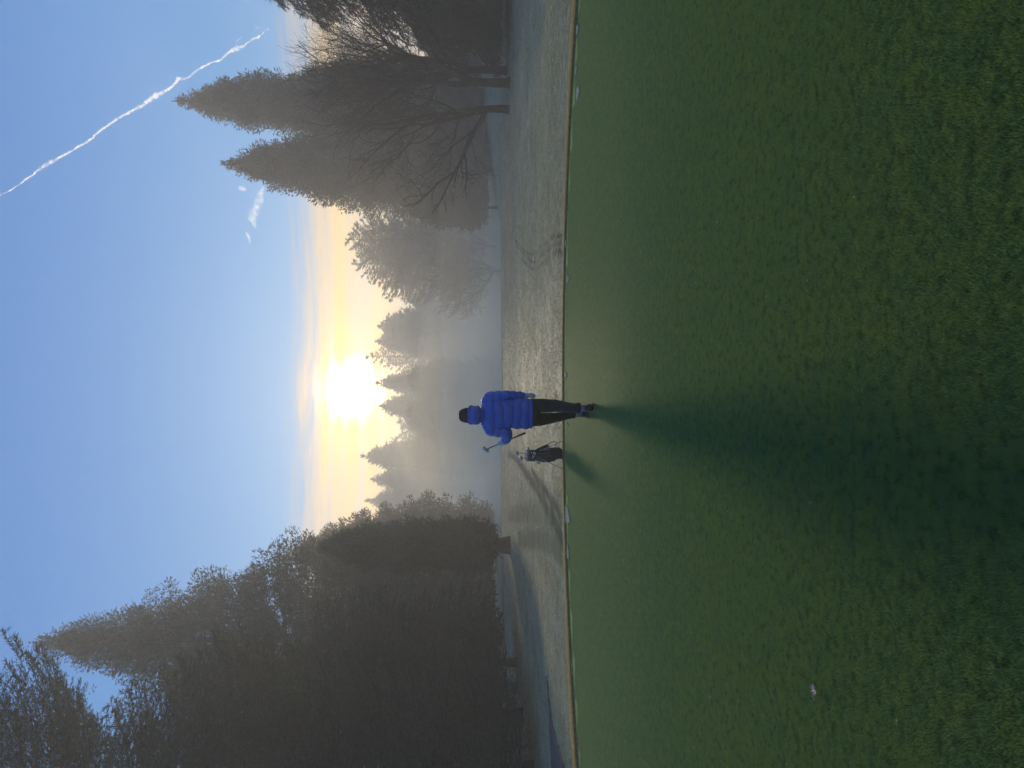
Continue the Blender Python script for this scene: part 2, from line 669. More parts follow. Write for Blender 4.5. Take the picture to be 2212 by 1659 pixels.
q.link(ip.outputs[0], go.inputs[0])
lawn.modifiers.new("tiles", "NODES").node_group = ng

# blades along the rim of the green
n = 130000
a = np.pi / 2 + (rs.random(n) - 0.5) * 2 * np.pi
r = GR - 0.46 * rs.random(n)
v, f = blades(GX + r * np.cos(a), GY + r * np.sin(a), np.full(n, -0.004), 0.004 + 0.008 * rs.random(n), 0.003 + 0.002 * rs.random(n), 0.05 + 0.9 * rs.random(n), rs.random(n) * np.pi, rs)
o = np_mesh("rim_grass", v, f, M_BLADE)
tag(o, "short mown grass along the rim of the putting green", kind="stuff")

# the collar of uncut tan grass round the green
def collar_w(x):
    return 0.09 + 0.48 * sst(1.5, 6, np.abs(x))


def collar_h(x):
    return 0.004 + 0.022 * sst(1.0, 6, np.abs(x))


vs, fs = [], []
NA = 720
prof = [(0.0, -0.2), (0.0, 0.9), (0.02, 1.0), (0.5, 1.0), (0.85, 0.6), (1.0, -0.1)]
for i in range(NA):
    a = math.pi / 2 + (i / (NA - 1) - 0.5) * 2 * math.pi
    x0 = GX + GR * math.cos(a)
    for k, (u, hz) in enumerate(prof):
        rr_ = GR + 0.035 + u * float(collar_w(x0))
        z = -0.2 if k == 0 else (float(collar_h(x0)) * hz if k < 5 else -0.06)
        vs.append((GX + rr_ * math.cos(a), GY + rr_ * math.sin(a), z))
K = len(prof)
for i in range(NA - 1):
    for k in range(K - 1):
        fs.append((i * K + k, i * K + k + 1, (i + 1) * K + k + 1, (i + 1) * K + k))
o = py_mesh("collar_bank", vs, fs, M_COLLAR, smooth=False)
tag(o, kind="structure")
n = 150000
a = np.pi / 2 + (rs.random(n) - 0.5) * 2.4
x0 = GX + GR * np.cos(a)
u = rs.random(n)
r = GR + 0.037 + u * collar_w(x0) * 0.9
v, f = blades(GX + r * np.cos(a), GY + r * np.sin(a), collar_h(x0) * np.where(u < 0.5, 1, 1 - (u - 0.5) * 1.2) - 0.006,
              0.014 + 0.022 * rs.random(n), 0.003 + 0.003 * rs.random(n), 0.3 + 0.8 * rs.random(n), rs.random(n) * np.pi, rs)
o = np_mesh("collar_grass", v, f, M_COLLAR)
tag(o, "rough tan grass on the bank round the putting green", kind="stuff")

# frosted tussocks on the fairway close behind the green
n = 480000
yy = 12.0 + 48 * rs.random(n) ** 1.7
xx = (rs.random(n) - 0.5) * 2 * (0.53 * yy + 0.5)
keep = (np.hypot(xx - GX, yy - GY) > GR + 0.10 + collar_w(xx)) & (vnoise(xx * 1.1 + 90, yy * 1.1, 21) * 0.5 + vnoise(xx * 4 + 90, yy * 4, 22) * 0.5 + 0.5 * rs.random(n) > 0.62)
xx, yy = xx[keep], yy[keep]
keep = wet_at(xx, yy) < 0.25 + 0.3 * rs.random(len(xx))
xx, yy = xx[keep], yy[keep]
n = len(xx)
v, f = blades(xx, yy, fine_z(xx, yy) - 0.006, (0.010 + 0.022 * rs.random(n)) * (0.7 + 0.02 * yy), 0.006 + 0.00045 * yy * (0.6 + rs.random(n)), 0.5 + 2.2 * rs.random(n), rs.random(n) * np.pi, rs)
M_FROST = turf("frosted_blades", (0.40, 0.38, 0.27), (0.50, 0.46, 0.34), (0.28, 0.28, 0.17), 0.5, 0.7, 0.0, (0.6, 5.0))
o = np_mesh("frosted_grass", v, f, M_FROST)
tag(o, "frosted tufts of pale grass on the fairway", kind="stuff")


# a tongue of path at the left
pp = [(-6.75, 17.8), (-7.15, 16.3), (-7.05, 15.0), (-6.85, 13.9), (-7.4, 13.2), (-9.5, 13.0), (-9.5, 15.6), (-8.2, 16.4), (-7.3, 17.2)]
vs = [(x, y, float(terrain(x, y)) + 0.028) for x, y in pp]
o = py_mesh("path", vs + [(x, y, z - 0.2) for x, y, z in vs],
            [tuple(range(len(vs)))[::-1]] + [(i, (i + 1) % 9, 9 + (i + 1) % 9, 9 + i) for i in range(9)], M_PATH, smooth=False)
tag(o, kind="structure")

# pale bare patches cut into the rim of the green
patches = [
    (12, 1245, 70, 1249, "long thin pale turf patch on the green's rim below the big drooping conifer"),
    (9, 1243, 155, 1246, "small narrow pale turf patch beside the widest patch on the green's rim"),
    (15, 1245, 208, 1252, "wide pale turf patch on the green's rim in line with the bare trees"),
    (9, 1221, 527, 1223, "thin sliver of pale turf where the wheel tracks meet the green's rim"),
    (10, 1224, 605, 1229, "pale rectangular turf patch on the green's rim, toward the middle from the wheel tracks"),
    (8, 1219.5, 809, 1224, "short pale turf patch on the green's rim just beside the golfer"),
    (4, 1224, 917, 1227, "tiny pale turf chip by the golfer's trouser leg"),
    (18, 1222, 1108, 1231, "largest leaf shaped pale turf patch on the green's rim beyond the golf bag"),
    (15, 1225, 1190, 1229, "tapering pale turf patch on the green's rim where broad trodden tracks end"),
    (14, 1232, 1440, 1236, "faint sliver of pale turf on the green's rim below the dark sequoia"),
]


def green_pt(X, Y, z=0.008):
    d = FWD + UPV * ((1106 - X) / 1668.0) + RGT * ((829.5 - Y) / 1668.0)
    return Vector((0, 0, CAM_H)) + d * ((CAM_H - z) / -d.z)


for i, (hw, X0, Y0, X1, lab) in enumerate(patches):
    R_ = random.Random(i + 3)
    a, b = green_pt(X0, Y0), green_pt(X1, Y0)
    # keep on the green
    s_ = hw / 1668.0 * a.y
    dd = b.y - a.y
    outl = [(-1, 0.0), (-0.4, 0.02), (0.5, 0.0), (1, 0.1), (0.75, 0.75), (0.3, 1.0), (-0.35, 0.9), (-0.85, 0.45)]
    top = []
    for u_, w_ in outl:
        x, y = a.x - u_ * s_ * R_.uniform(0.9, 1.1), a.y + dd * w_ * R_.uniform(0.85, 1.1)
        rr_ = math.hypot(x - GX, y - GY)
        if rr_ > GR - 0.03:
            x, y = GX + (x - GX) * (GR - 0.03) / rr_, GY + (y - GY) * (GR - 0.03) / rr_
        top.append(Vector((x, y, 0.014)))
    c = sum(top, Vector()) / len(top)
    m_ = len(top)
    vs = [c + Vector((0, 0, 0.002))] + top + [p + Vector((0, 0, -0.024)) for p in top]
    fs = [(0, 1 + k, 1 + (k + 1) % m_) for k in range(m_)] + [(1 + k, 1 + m_ + k, 1 + m_ + (k + 1) % m_, 1 + (k + 1) % m_) for k in range(m_)]
    bmm = py_mesh("turf_patch", [p - c for p in vs], fs, M_PALE, smooth=False, loc=c)
    tag(bmm, lab, "turf patch", "pale patches along the rim of the green")

# ----------------------------------------------------------------- trees
def tubes(segs, sides):
    """segs: (p0, p1, r0, r1) arrays -> verts, quad faces"""
    p0 = np.array([s[0] for s in segs], dtype=float)
    p1 = np.array([s[1] for s in segs], dtype=float)
    r0 = np.array([s[2] for s in segs], dtype=float)
    r1 = np.array([s[3] for s in segs], dtype=float)
    d = p1 - p0
    d /= np.maximum(np.linalg.norm(d, axis=1, keepdims=True), 1e-6)
    h = np.where(np.abs(d[:, 2:3]) > 0.9, np.array([[1.0, 0, 0]]), np.array([[0, 0, 1.0]]))
    a = np.cross(h, d)
    a /= np.maximum(np.linalg.norm(a, axis=1, keepdims=True), 1e-6)
    b = np.cross(d, a)
    n = len(segs)
    v = np.zeros((n, 2 * sides, 3))
    for k in range(sides):
        t = 2 * math.pi * k / sides
        o = a * math.cos(t) + b * math.sin(t)
        v[:, k] = p0 + o * r0[:, None]
        v[:, sides + k] = p1 + o * r1[:, None]
    base = (np.arange(n) * 2 * sides)[:, None]
    f = [base + np.array([[k, (k + 1) % sides, sides + (k + 1) % sides, sides + k]]) for k in range(sides)]
    return v.reshape(-1, 3), np.stack(f, 1).reshape(-1, 4)


def sprays(P, Dv, ln, wd, rs):
    """one needle-spray triangle at every P, pointing along Dv"""
    n = len(P)
    D_ = Dv / np.maximum(np.linalg.norm(Dv, axis=1, keepdims=True), 1e-6)
    q_ = rs.normal(size=(n, 3))
    sd = np.cross(D_, q_)
    sd /= np.maximum(np.linalg.norm(sd, axis=1, keepdims=True), 1e-6)
    sd *= (wd / 2)[:, None]
    v = np.stack([P - sd, P + sd, P + D_ * ln[:, None]], 1).reshape(-1, 3)
    return v


def conifer(name, label, group, base, H, prof, seed, m_leaf, nb=300, style="frond", tilt=(0.9, -0.15), droop=0.25, tip=0.0,
            spray=0.34, sw=0.07, dens=1.0, clump=0.5, trunk_r=None, lean=0.0, cat="tree", hang=0.0, clear=0.0):
    """a conifer with its own trunk (and boughs) and crown; prof = [(height, crown radius)]"""
    rs = np.random.default_rng(seed)
    R_ = random.Random(seed)
    hs = [p[0] for p in prof]
    rr_ = [p[1] for p in prof]
    rad_at = lambda h: np.interp(h, hs, rr_)
    base = Vector((base[0], base[1], float(terrain(base[0], base[1])) - 0.08))
    root = empty(name, base)
    tag(root, label, cat, group)
    tr = trunk_r or H * 0.016
    # bough heights drawn in proportion to the crown's width
    hh_ = np.linspace(hs[0], hs[-1], 200)
    ww = rad_at(hh_) ** 1.1 + 0.12
    cdf = np.cumsum(ww) / ww.sum()
    P, Dv, LN, WD = [], [], [], []
    segs = []
    ph = R_.uniform(0, 6.28)
    nk = rs.random((12, 16))                       # slow lumps of the outline
    for i in range(nb):
        u = (i + R_.random()) / nb
        h = float(np.interp(u, cdf, hh_))
        t = (h - hs[0]) / max(hs[-1] - hs[0], 1e-3)
        ph += 2.39996 + R_.uniform(-0.4, 0.4)
        lump = nk[int(t * 11.9), int((ph % 6.2832) / 6.2832 * 15.99)]
        L = float(rad_at(h)) * (0.80 + 0.20 * R_.random()) * (0.84 + 0.26 * (lump if t < 0.7 else 0.4)) + 0.06
        ang = tilt[1] + (tilt[0] - tilt[1]) * t ** 1.5 + R_.uniform(-0.15, 0.15)
        out = np.array([math.cos(ph), math.sin(ph), 0.0])
        p0 = np.array([lean * h, 0, h - 0.6 * L * max(math.tan(ang), -0.6) * 0.7])
        p0[2] = max(p0[2], hs[0] * 0.5)
        ns = 5
        q_ = []
        for k in range(ns + 1):
            s = k / ns
            q_.append(p0 + out * (L * s * math.cos(ang) / max(math.cos(ang), 0.35) if abs(ang) < 1.2 else L * s)
                      + np.array([0, 0, L * (math.tan(max(min(ang, 1.0), -0.8)) * s - droop * s * s + tip * s ** 3)]))
        q_ = np.array(q_)
        for k in range(ns):
            if q_[k + 1][2] < clear * 0.9:
                continue
            ra = max(0.012, tr * 0.16 * (1 - t * 0.7)) * (1 - 0.85 * k / ns)
            segs.append((q_[k], q_[k + 1], ra, ra * 0.75))
        side = np.array([-out[1], out[0], 0.0])
        if style == "frond":
            m_ = max(4, int(L * 5.2 * dens))
            s = 0.16 + 0.84 * (np.arange(m_) + rs.random(m_)) / m_
            pb = np.stack([np.interp(s * ns, np.arange(ns + 1), q_[:, c]) for c in range(3)], 1)
            sg = np.where(np.arange(m_) % 2 == 0, 1.0, -1.0)
            bl = (0.42 * L * (1.05 - s) ** 0.8 + 0.16) * (0.7 + 0.5 * rs.random(m_))
            bl = np.minimum(bl, 1.3)
            fw = (q_[-1] - q_[0]) / max(np.linalg.norm(q_[-1] - q_[0]), 1e-6)
            bd = side[None] * sg[:, None] * 0.8 + fw[None] * 0.65 + rs.normal(size=(m_, 3)) * 0.12
            bd[:, 2] += -0.12 - hang
            kk = max(3, int(5 * dens))
            for j in range(kk):
                x = (j + rs.random(m_)) / kk
                pc = pb + bd * (bl * x)[:, None]
                pc[:, 2] -= (0.16 + hang) * bl * x * x
                for sgn in (1, -1):
                    dd = bd * 0.75 + sgn * np.cross(bd, np.array([0, 0, 1.0])) * 0.55 + rs.normal(size=(m_, 3)) * 0.25
                    dd[:, 2] += 0.10 - hang
                    P.append(pc)
                    Dv.append(dd)
                    LN.append(spray * (0.6 + 0.6 * rs.random(m_)))
                    WD.append(sw * (0.7 + 0.6 * rs.random(m_)))
            # a few sprays along the bough's tip
            m2 = 6
            P.append(np.repeat(q_[-1][None], m2, 0) + rs.normal(size=(m2, 3)) * 0.05)
            Dv.append(fw[None] + rs.normal(size=(m2, 3)) * 0.45)
            LN.append(spray * (0.7 + 0.5 * rs.random(m2)))
            WD.append(np.full(m2, sw))
        else:
            cl = [(1.0, 1.0), (0.82, 1.0), (0.62, 0.9), (0.4, 0.7)]
            for s, g in cl:
                if R_.random() < 0.12:
                    continue
                c = np.array([np.interp(s * ns, np.arange(ns + 1), q_[:, k]) for k in range(3)])
                cr = min(clump, 0.55 * L + 0.12) * R_.uniform(0.7, 1.15) * g
                m_ = max(6, int(46 * dens * (cr / max(clump, 1e-3)) ** 1.6))
                g_ = rs.normal(size=(m_, 3))
                g_ /= np.linalg.norm(g_, axis=1, keepdims=True)
                rr2 = cr * rs.random(m_) ** 0.45
                pc = c[None] + g_ * rr2[:, None] * np.array([1, 1, 0.85])
                pc -= out[None] * cr * 0.75
                dd = g_ + out[None] * 0.5 + rs.normal(size=(m_, 3)) * 0.4
                dd[:, 2] += 0.5
                P.append(pc)
                Dv.append(dd)
                LN.append(spray * (0.6 + 0.7 * rs.random(m_)))
                WD.append(sw * (0.7 + 0.6 * rs.random(m_)))
    # leading shoot
    m_ = 26
    z_ = H - 1.1 * rs.random(m_)
    P.append(np.stack([np.full(m_, lean * H), np.zeros(m_), z_], 1))
    dd = rs.normal(size=(m_, 3)) * 0.5
    dd[:, 2] = 0.8
    Dv.append(dd)
    LN.append(np.full(m_, spray * 0.8))
    WD.append(np.full(m_, sw))
    P, Dv, LN, WD = np.concatenate(P), np.concatenate(Dv), np.concatenate(LN), np.concatenate(WD)
    if clear > 0:
        az_ = np.arctan2(P[:, 1], P[:, 0])
        ok = P[:, 2] > clear * (0.55 + 0.9 * vnoise(az_ * 3.0 + 20, np.full(len(P), seed * 1.7), 61)) + 0.35 * rs.random(len(P))
        P, Dv, LN, WD = P[ok], Dv[ok], LN[ok], WD[ok]
    v = sprays(P, Dv, LN, WD, rs)
    np_mesh("crown", v, np.arange(len(v)).reshape(-1, 3), m_leaf, root)
    k = 9
    tz = [(np.array([lean * H * j / k, 0, H * 0.97 * j / k]), tr * (1.45 if j == 0 else 1 - 0.92 * j / k)) for j in range(k + 1)]
    v1, f1 = tubes([(tz[j][0], tz[j + 1][0], tz[j][1], tz[j + 1][1]) for j in range(k)], 10)
    v2, f2 = tubes(segs, 3)
    np_mesh("trunk", np.concatenate([v1, v2]), np.concatenate([f1, f2 + len(v1)]), M_BARK, root)
    return root


def px_tree(kind, name, label, group, Yc, D, Xtop, prof_px, seed, base_h=0.0, **kw):
    """a tree at distance D whose outline half widths (in photograph pixels) are prof_px = [(X, half width)]"""
    b = at(1050, Yc, D)
    gz = float(terrain(b.x, D)) - 0.08
    zt = at(Xtop, Yc, D).z
    H = zt - gz
    prof = sorted([(at(X, Yc, D).z - gz, hw / 1668.0 * D) for X, hw in prof_px] + [(H, 0.05)])
    prof = [(max(h, 0.25 + base_h), r) for h, r in prof]
    return conifer(name, label, group, (b.x, D), H, prof, seed, **kw)


G_L = "dark conifers massed on the left"
G_R = "conifers on the right"
G_F = "far conifers fading into the mist"
# ---- left mass, near to far
px_tree(0, "spruce_tree", "nearest dark spruce, its ragged top and boughs running off the picture's edge", G_L, 1675, 24, -150,
        [(-60, 170), (0, 190), (55, 345), (110, 300), (150, 240), (190, 150), (240, 140), (330, 150), (420, 200), (600, 230), (900, 260), (1085, 250), (1118, 230)], 3,
        m_leaf=M_SPRUCE, nb=560, tilt=(0.55, 0.1), droop=0.2, tip=0.28, spray=0.15, sw=0.026, dens=2.1, clear=0.25)
px_tree(0, "spruce_tree", "dark spruce with a ragged top just below the sky gap", G_L, 1552, 29, 205,
        [(245, 45), (300, 100), (380, 130), (480, 205), (600, 185), (720, 170), (860, 175), (1000, 190), (1090, 170)], 8,
        m_leaf=M_SPRUCE, nb=500, tilt=(0.6, 0.0), droop=0.22, tip=0.22, spray=0.17, sw=0.030, dens=1.9, clear=0.75)
px_tree(0, "sequoia_tree", "tallest tree, a dark sequoia rising to a slim point against the blue", G_L, 1372, 50, 62,
        [(110, 22), (180, 48), (250, 72), (370, 118), (450, 150), (500, 170), (540, 184), (620, 232), (700, 250), (800, 252), (950, 248), (1050, 232), (1092, 200)], 15,
        m_leaf=M_SEQ, nb=640, style="clump", tilt=(0.9, -0.1), droop=0.15, spray=0.19, sw=0.095, dens=3.0, clump=0.85, clear=0.5)
px_tree(0, "fir_tree", "dark fir whose bare trunk foot shows between two bright gaps", G_L, 1432, 34, 640,
        [(670, 50), (690, 95), (700, 150), (850, 170), (1000, 180), (1088, 165)], 21,
        m_leaf=M_SPRUCE, nb=330, tilt=(0.6, -0.1), droop=0.25, tip=0.12, spray=0.20, sw=0.04, dens=1.5, clear=0.85)
px_tree(0, "fir_tree", "dark fir with the widest bright gap at its foot, next to the nearest spruce", G_L, 1486, 33, 560,
        [(600, 45), (650, 100), (720, 150), (850, 170), (1000, 170), (1088, 160)], 22,
        m_leaf=M_SPRUCE, nb=330, tilt=(0.6, -0.1), droop=0.25, tip=0.12, spray=0.20, sw=0.04, dens=1.5, clear=0.9)
px_tree(0, "cypress_tree", "dark round shouldered tree on a stout trunk at the inner edge of the left mass", G_L, 1178, 39, 690,
        [(740, 32), (800, 50), (900, 60), (980, 62), (1040, 60), (1074, 44)], 27,
        m_leaf=M_SEQ, nb=240, style="clump", tilt=(0.8, 0.1), droop=0.1, spray=0.16, sw=0.075, dens=2.4, clump=0.5, trunk_r=0.34, clear=0.85)
px_tree(0, "cypress_tree", "brownish misty tree just behind the inner edge of the left mass", G_L, 1190, 72, 625,
        [(660, 24), (700, 48), (780, 92), (860, 108), (950, 118), (1020, 116), (1066, 96)], 33,
        m_leaf=M_BROWN, nb=440, style="clump", tilt=(0.8, 0.1), droop=0.1, spray=0.26, sw=0.13, dens=1.9, clump=0.7, clear=0.5)
# ---- right side
px_tree(0, "drooping_conifer", "big dark conifer with drooping boughs at the right end of the trees", G_R, -85, 39, 430,
        [(520, 80), (560, 100), (620, 140), (660, 138), (700, 116), (760, 145), (850, 180), (930, 205), (1000, 235), (1040, 260), (1082, 225)], 41,
        m_leaf=M_SPRUCE, nb=620, tilt=(0.3, 0.05), droop=0.45, spray=0.26, sw=0.04, dens=1.7, hang=0.45, clear=0.35)
px_tree(0, "sequoia_tree", "taller of the two pointed sequoias behind the bare trees", G_R, 230, 76, 372,
        [(410, 16), (450, 30), (500, 50), (560, 66), (620, 64), (700, 88), (800, 104), (900, 112), (1000, 112), (1036, 95)], 51,
        m_leaf=M_SEQ, nb=500, style="clump", tilt=(0.9, 0.0), droop=0.1, spray=0.25, sw=0.14, dens=2.7, clump=0.95, clear=0.3)
px_tree(0, "sequoia_tree", "shorter of the two pointed sequoias behind the bare trees", G_R, 362, 72, 478,
        [(510, 16), (540, 28), (600, 55), (660, 74), (720, 90), (800, 108), (900, 118), (1000, 124), (1046, 112)], 52,
        m_leaf=M_SEQ, nb=510, style="clump", tilt=(0.9, 0.0), droop=0.1, spray=0.25, sw=0.14, dens=2.6, clump=0.95, clear=0.3)
px_tree(0, "cypress_tree", "low bushy cypress at the foot of the shorter sequoia", G_R, 448, 70, 880,
        [(900, 20), (940, 42), (990, 50), (1040, 46)], 53,
        m_leaf=M_SEQ, nb=150, style="clump", tilt=(0.8, 0.1), droop=0.1, spray=0.28, sw=0.15, dens=1.6, clump=0.8)
px_tree(0, "cypress_tree", "dark cypress seen through the bare branches beside the drooping conifer", G_R, 78, 64, 900,
        [(920, 26), (940, 48), (970, 62), (1030, 70)], 54,
        m_leaf=M_SEQ, nb=230, style="clump", tilt=(0.8, 0.1), droop=0.1, spray=0.26, sw=0.13, dens=1.6, clump=0.8)
px_tree(0, "cypress_tree", "dark cypress behind the trunks of the bare trees", G_R, 160, 70, 925,
        [(940, 24), (960, 52), (995, 68), (1025, 70)], 55,
        m_leaf=M_SEQ, nb=230, style="clump", tilt=(0.8, 0.1), droop=0.1, spray=0.26, sw=0.13, dens=1.6, clump=0.8)
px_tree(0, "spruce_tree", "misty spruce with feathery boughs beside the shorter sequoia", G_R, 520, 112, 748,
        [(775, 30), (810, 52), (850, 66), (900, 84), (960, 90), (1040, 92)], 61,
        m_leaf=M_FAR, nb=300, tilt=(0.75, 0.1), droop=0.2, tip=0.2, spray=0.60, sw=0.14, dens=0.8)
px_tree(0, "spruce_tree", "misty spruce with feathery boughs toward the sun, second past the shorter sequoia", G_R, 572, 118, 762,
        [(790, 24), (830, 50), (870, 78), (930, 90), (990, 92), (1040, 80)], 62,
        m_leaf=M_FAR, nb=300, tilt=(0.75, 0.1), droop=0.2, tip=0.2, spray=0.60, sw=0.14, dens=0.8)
# ---- far
far = [
    (680, 856, 200, [(890, 22), (940, 34), (1010, 40)], "frond", "far low spruce in mist beyond the bare bushy tree"),
    (706, 818, 196, [(850, 26), (900, 38), (1010, 46)], "clump", "far pointed cypress furthest right of the sun"),
    (738, 812, 204, [(850, 24), (900, 36), (1010, 42)], "clump", "far dark cypress, second right of the sun"),
    (771, 790, 200, [(815, 14), (850, 28), (900, 40), (1010, 48)], "frond", "far spiky spruce beside the sun's glare"),
    (827, 812, 205, [(840, 15), (870, 26), (930, 40), (1010, 46)], "clump", "far slim cypress straight under the sun"),
    (877, 820, 205, [(845, 18), (880, 32), (930, 42), (1010, 48)], "clump", "far cypress under the glare's left side"),
    (912, 858, 200, [(880, 20), (920, 34), (1010, 42)], "frond", "far small spruce straight above the golfer's left shoulder"),
    (945, 856, 206, [(880, 18), (920, 34), (1010, 42)], "frond", "far small spruce between golfer and cypress trio"),
    (984, 782, 198, [(805, 14), (840, 32), (880, 44), (930, 50), (1010, 56)], "clump", "tallest far cypress above the golf bag"),
    (1034, 802, 204, [(825, 13), (860, 28), (900, 38), (1010, 48)], "clump", "far cypress in the middle of the pointed trio left of the sun"),
    (1080, 790, 200, [(815, 12), (850, 30), (900, 44), (1010, 54)], "clump", "far cypress of the pointed trio next to the dark left mass"),
    (1115, 850, 204, [(880, 20), (920, 34), (1010, 44)], "clump", "far cypress peering past the brownish tree"),
    (648, 880, 204, [(905, 20), (950, 34), (1010, 40)], "clump", "far hazy cypress behind the bare bushy tree"),
]
for i, (Yc, Xt, D, pf, st, lab) in enumerate(far):
    pf = pf + [(1056, pf[-1][1])]
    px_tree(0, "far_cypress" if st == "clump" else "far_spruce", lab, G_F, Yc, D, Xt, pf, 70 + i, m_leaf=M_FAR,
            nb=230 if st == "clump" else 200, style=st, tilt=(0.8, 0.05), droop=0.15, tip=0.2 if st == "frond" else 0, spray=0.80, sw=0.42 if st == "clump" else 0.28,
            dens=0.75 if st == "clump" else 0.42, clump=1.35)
for i, (Yc, Xt, D, hw, lab) in enumerate([
        (822, 884, 150, 46, "round topped misty tree right of the golfer"),
        (900, 892, 156, 54, "round topped misty tree behind the golfer's head"),
        (975, 888, 152, 52, "round topped misty tree beyond the golf bag")]):
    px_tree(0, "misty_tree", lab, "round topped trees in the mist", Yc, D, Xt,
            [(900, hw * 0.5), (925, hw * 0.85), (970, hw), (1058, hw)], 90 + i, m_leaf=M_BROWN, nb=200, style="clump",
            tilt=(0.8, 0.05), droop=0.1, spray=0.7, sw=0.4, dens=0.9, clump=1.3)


def bare_tree(name, label, base, H, seed, limbs, r0, fork_h, spread=0.5, cap=13000, thin=0.0048, wide=0.42, group="bare leafless trees"):
    """limbs: first directions (x, y, z, length) leaving the trunk at fork_h"""
    R_ = random.Random(seed)
    b = Vector((base[0], base[1], float(terrain(base[0], base[1])) - 0.1))
    root = empty(name, b)
    tag(root, label, "tree", group)
    lo, hi = [], []

    def rv():
        return Vector((R_.gauss(0, 1), R_.gauss(0, 1), R_.gauss(0, 1)))

    stack = []
    k = 6
    pts = curve_pts([(0, 0, 0), (limbs[0][0] * 0.1 * fork_h, 0, fork_h * 0.5), (0, 0, fork_h)], k)
    for i in range(k - 1):
        a_, b_ = pts[i], pts[i + 1]
        lo.append((a_, b_, r0 * (1.5 if i == 0 else 1.08 - 0.05 * i), r0 * (1.08 - 0.05 * (i + 1))))
    for lx, ly, lz, L in limbs:
        stack.append((pts[-1], Vector((lx, ly, lz)).normalized(), r0 * (0.72 if len(limbs) < 4 else 0.6), L, 1))
    n = 0
    while stack and n < cap:
        p, d, r, L, lv = stack.pop(0)
        ns = 7 if lv < 3 else (5 if lv < 5 else 3)
        kids = []
        done = False
        for i in range(ns):
            d = (d + rv() * (0.11 if lv < 3 else 0.18) + Vector((0, 0, 0.06 if lv < 4 else 0.035))).normalized()
            p2 = p + d * (L / ns)
            r2 = max(r * (1 - 0.42 / ns * 1.25), thin * 0.45)
            (lo if lv <= 2 else hi).append((p, p2, r, r2))
            n += 1
            p, r = p2, r2
            q_ = (p.x / (H * wide)) ** 2 + (p.y / (H * wide)) ** 2 + ((p.z - H * 0.5) / (H * 0.5)) ** 2
            if q_ > 1.0 * R_.uniform(0.85, 1.15) and p.z > fork_h:
                done = True
                break
            if i >= 1 and R_.random() < (0.68 if lv < 3 else 0.8):
                sdv = rv()
                sdv = (sdv - d * sdv.dot(d)).normalized()
                an = R_.uniform(0.45, 0.95) * (0.8 + spread)
                kids.append((p, (d * math.cos(an) + sdv * math.sin(an)).normalized(), r * R_.uniform(0.45, 0.7), L * R_.uniform(0.5, 0.78), lv + 1))
        if not done and lv < 9:
            for s_ in (1, -1):
                sdv = rv()
                sdv = (sdv - d * sdv.dot(d)).normalized()
                kids.append((p, (d + sdv * 0.42 * s_).normalized(), r * 0.8, L * R_.uniform(0.62, 0.82), lv + 1))
        for c in kids:
            if c[3] > 0.14 and lv < 9:
                stack.append((c[0], c[1], max(c[2], thin * 0.5), c[3], c[4]))
    v_, f_ = tubes(lo, 7)
    np_mesh("trunk", v_, f_, M_BARK, root)
    v_, f_ = tubes(hi, 3)
    np_mesh("crown", v_, f_, M_TWIG, root)
    return root


p = at(1080, 236, 40)
bare_tree("bare_tree", "bare forked tree standing alone before the two sequoias", (p.x, 40), 10.5, 5,
          [(0.20, 0.1, 1.0, 3.6), (-0.55, -0.1, 1.0, 3.4), (-1.0, 0.2, 0.8, 3.4)], 0.21, 1.25, spread=0.35, wide=0.5)
p = at(1084, 178, 39)
bare_tree("bare_tree", "bare tree with a tall fan of fine twigs against the pale cloud", (p.x, 39), 11.2, 9,
          [(-0.16, 0.1, 1.0, 3.8), (0.34, -0.2, 1.0, 3.8), (0.6, 0.5, 0.9, 3.4)], 0.24, 2.0, spread=0.25)
p = at(1084, 152, 41)
bare_tree("bare_tree", "bare tree closest to the drooping conifer, its trunk paired with another", (p.x, 41), 11.5, 12,
          [(0.12, 0.1, 1.0, 3.8), (0.5, -0.2, 0.9, 3.4), (-0.3, 0.3, 1.0, 3.6)], 0.22, 2.0, spread=0.3)
p = at(1055, 585, 92)
bare_tree("bare_tree", "misty bare tree with a round twiggy crown before the feathery spruces", (p.x, 92), 12, 14,
          [(0.3, 0.1, 1.0, 3.4), (-0.5, -0.1, 0.9, 3.4), (0.7, 0.2, 0.7, 3.2), (-0.9, 0.2, 0.8, 3.2), (0.1, -0.6, 0.9, 3.2)], 0.3, 1.4, spread=0.5, thin=0.03, cap=22000, wide=0.5)
p = at(1055, 530, 100)
bare_tree("bare_tree", "second misty bare tree, nearer the shorter sequoia than its round crowned neighbour", (p.x, 100), 10, 15,
          [(0.3, 0.1, 1.0, 3.6), (-0.5, -0.1, 0.9, 3.6), (0.8, 0.2, 0.7, 3.0)], 0.25, 1.3, spread=0.5, thin=0.03, cap=9000, wide=0.5)
p = at(1000, 803, 198)
bare_tree("bare_tree", "far bare tree in the sun's glare between two far trees", (p.x, 198), 24, 17,
          [(0.2, 0.1, 1.0, 9.5), (-0.3, -0.1, 1.0, 9.0), (0.5, 0.2, 0.9, 8)], 0.5, 4.0, spread=0.25, thin=0.06, cap=4000)

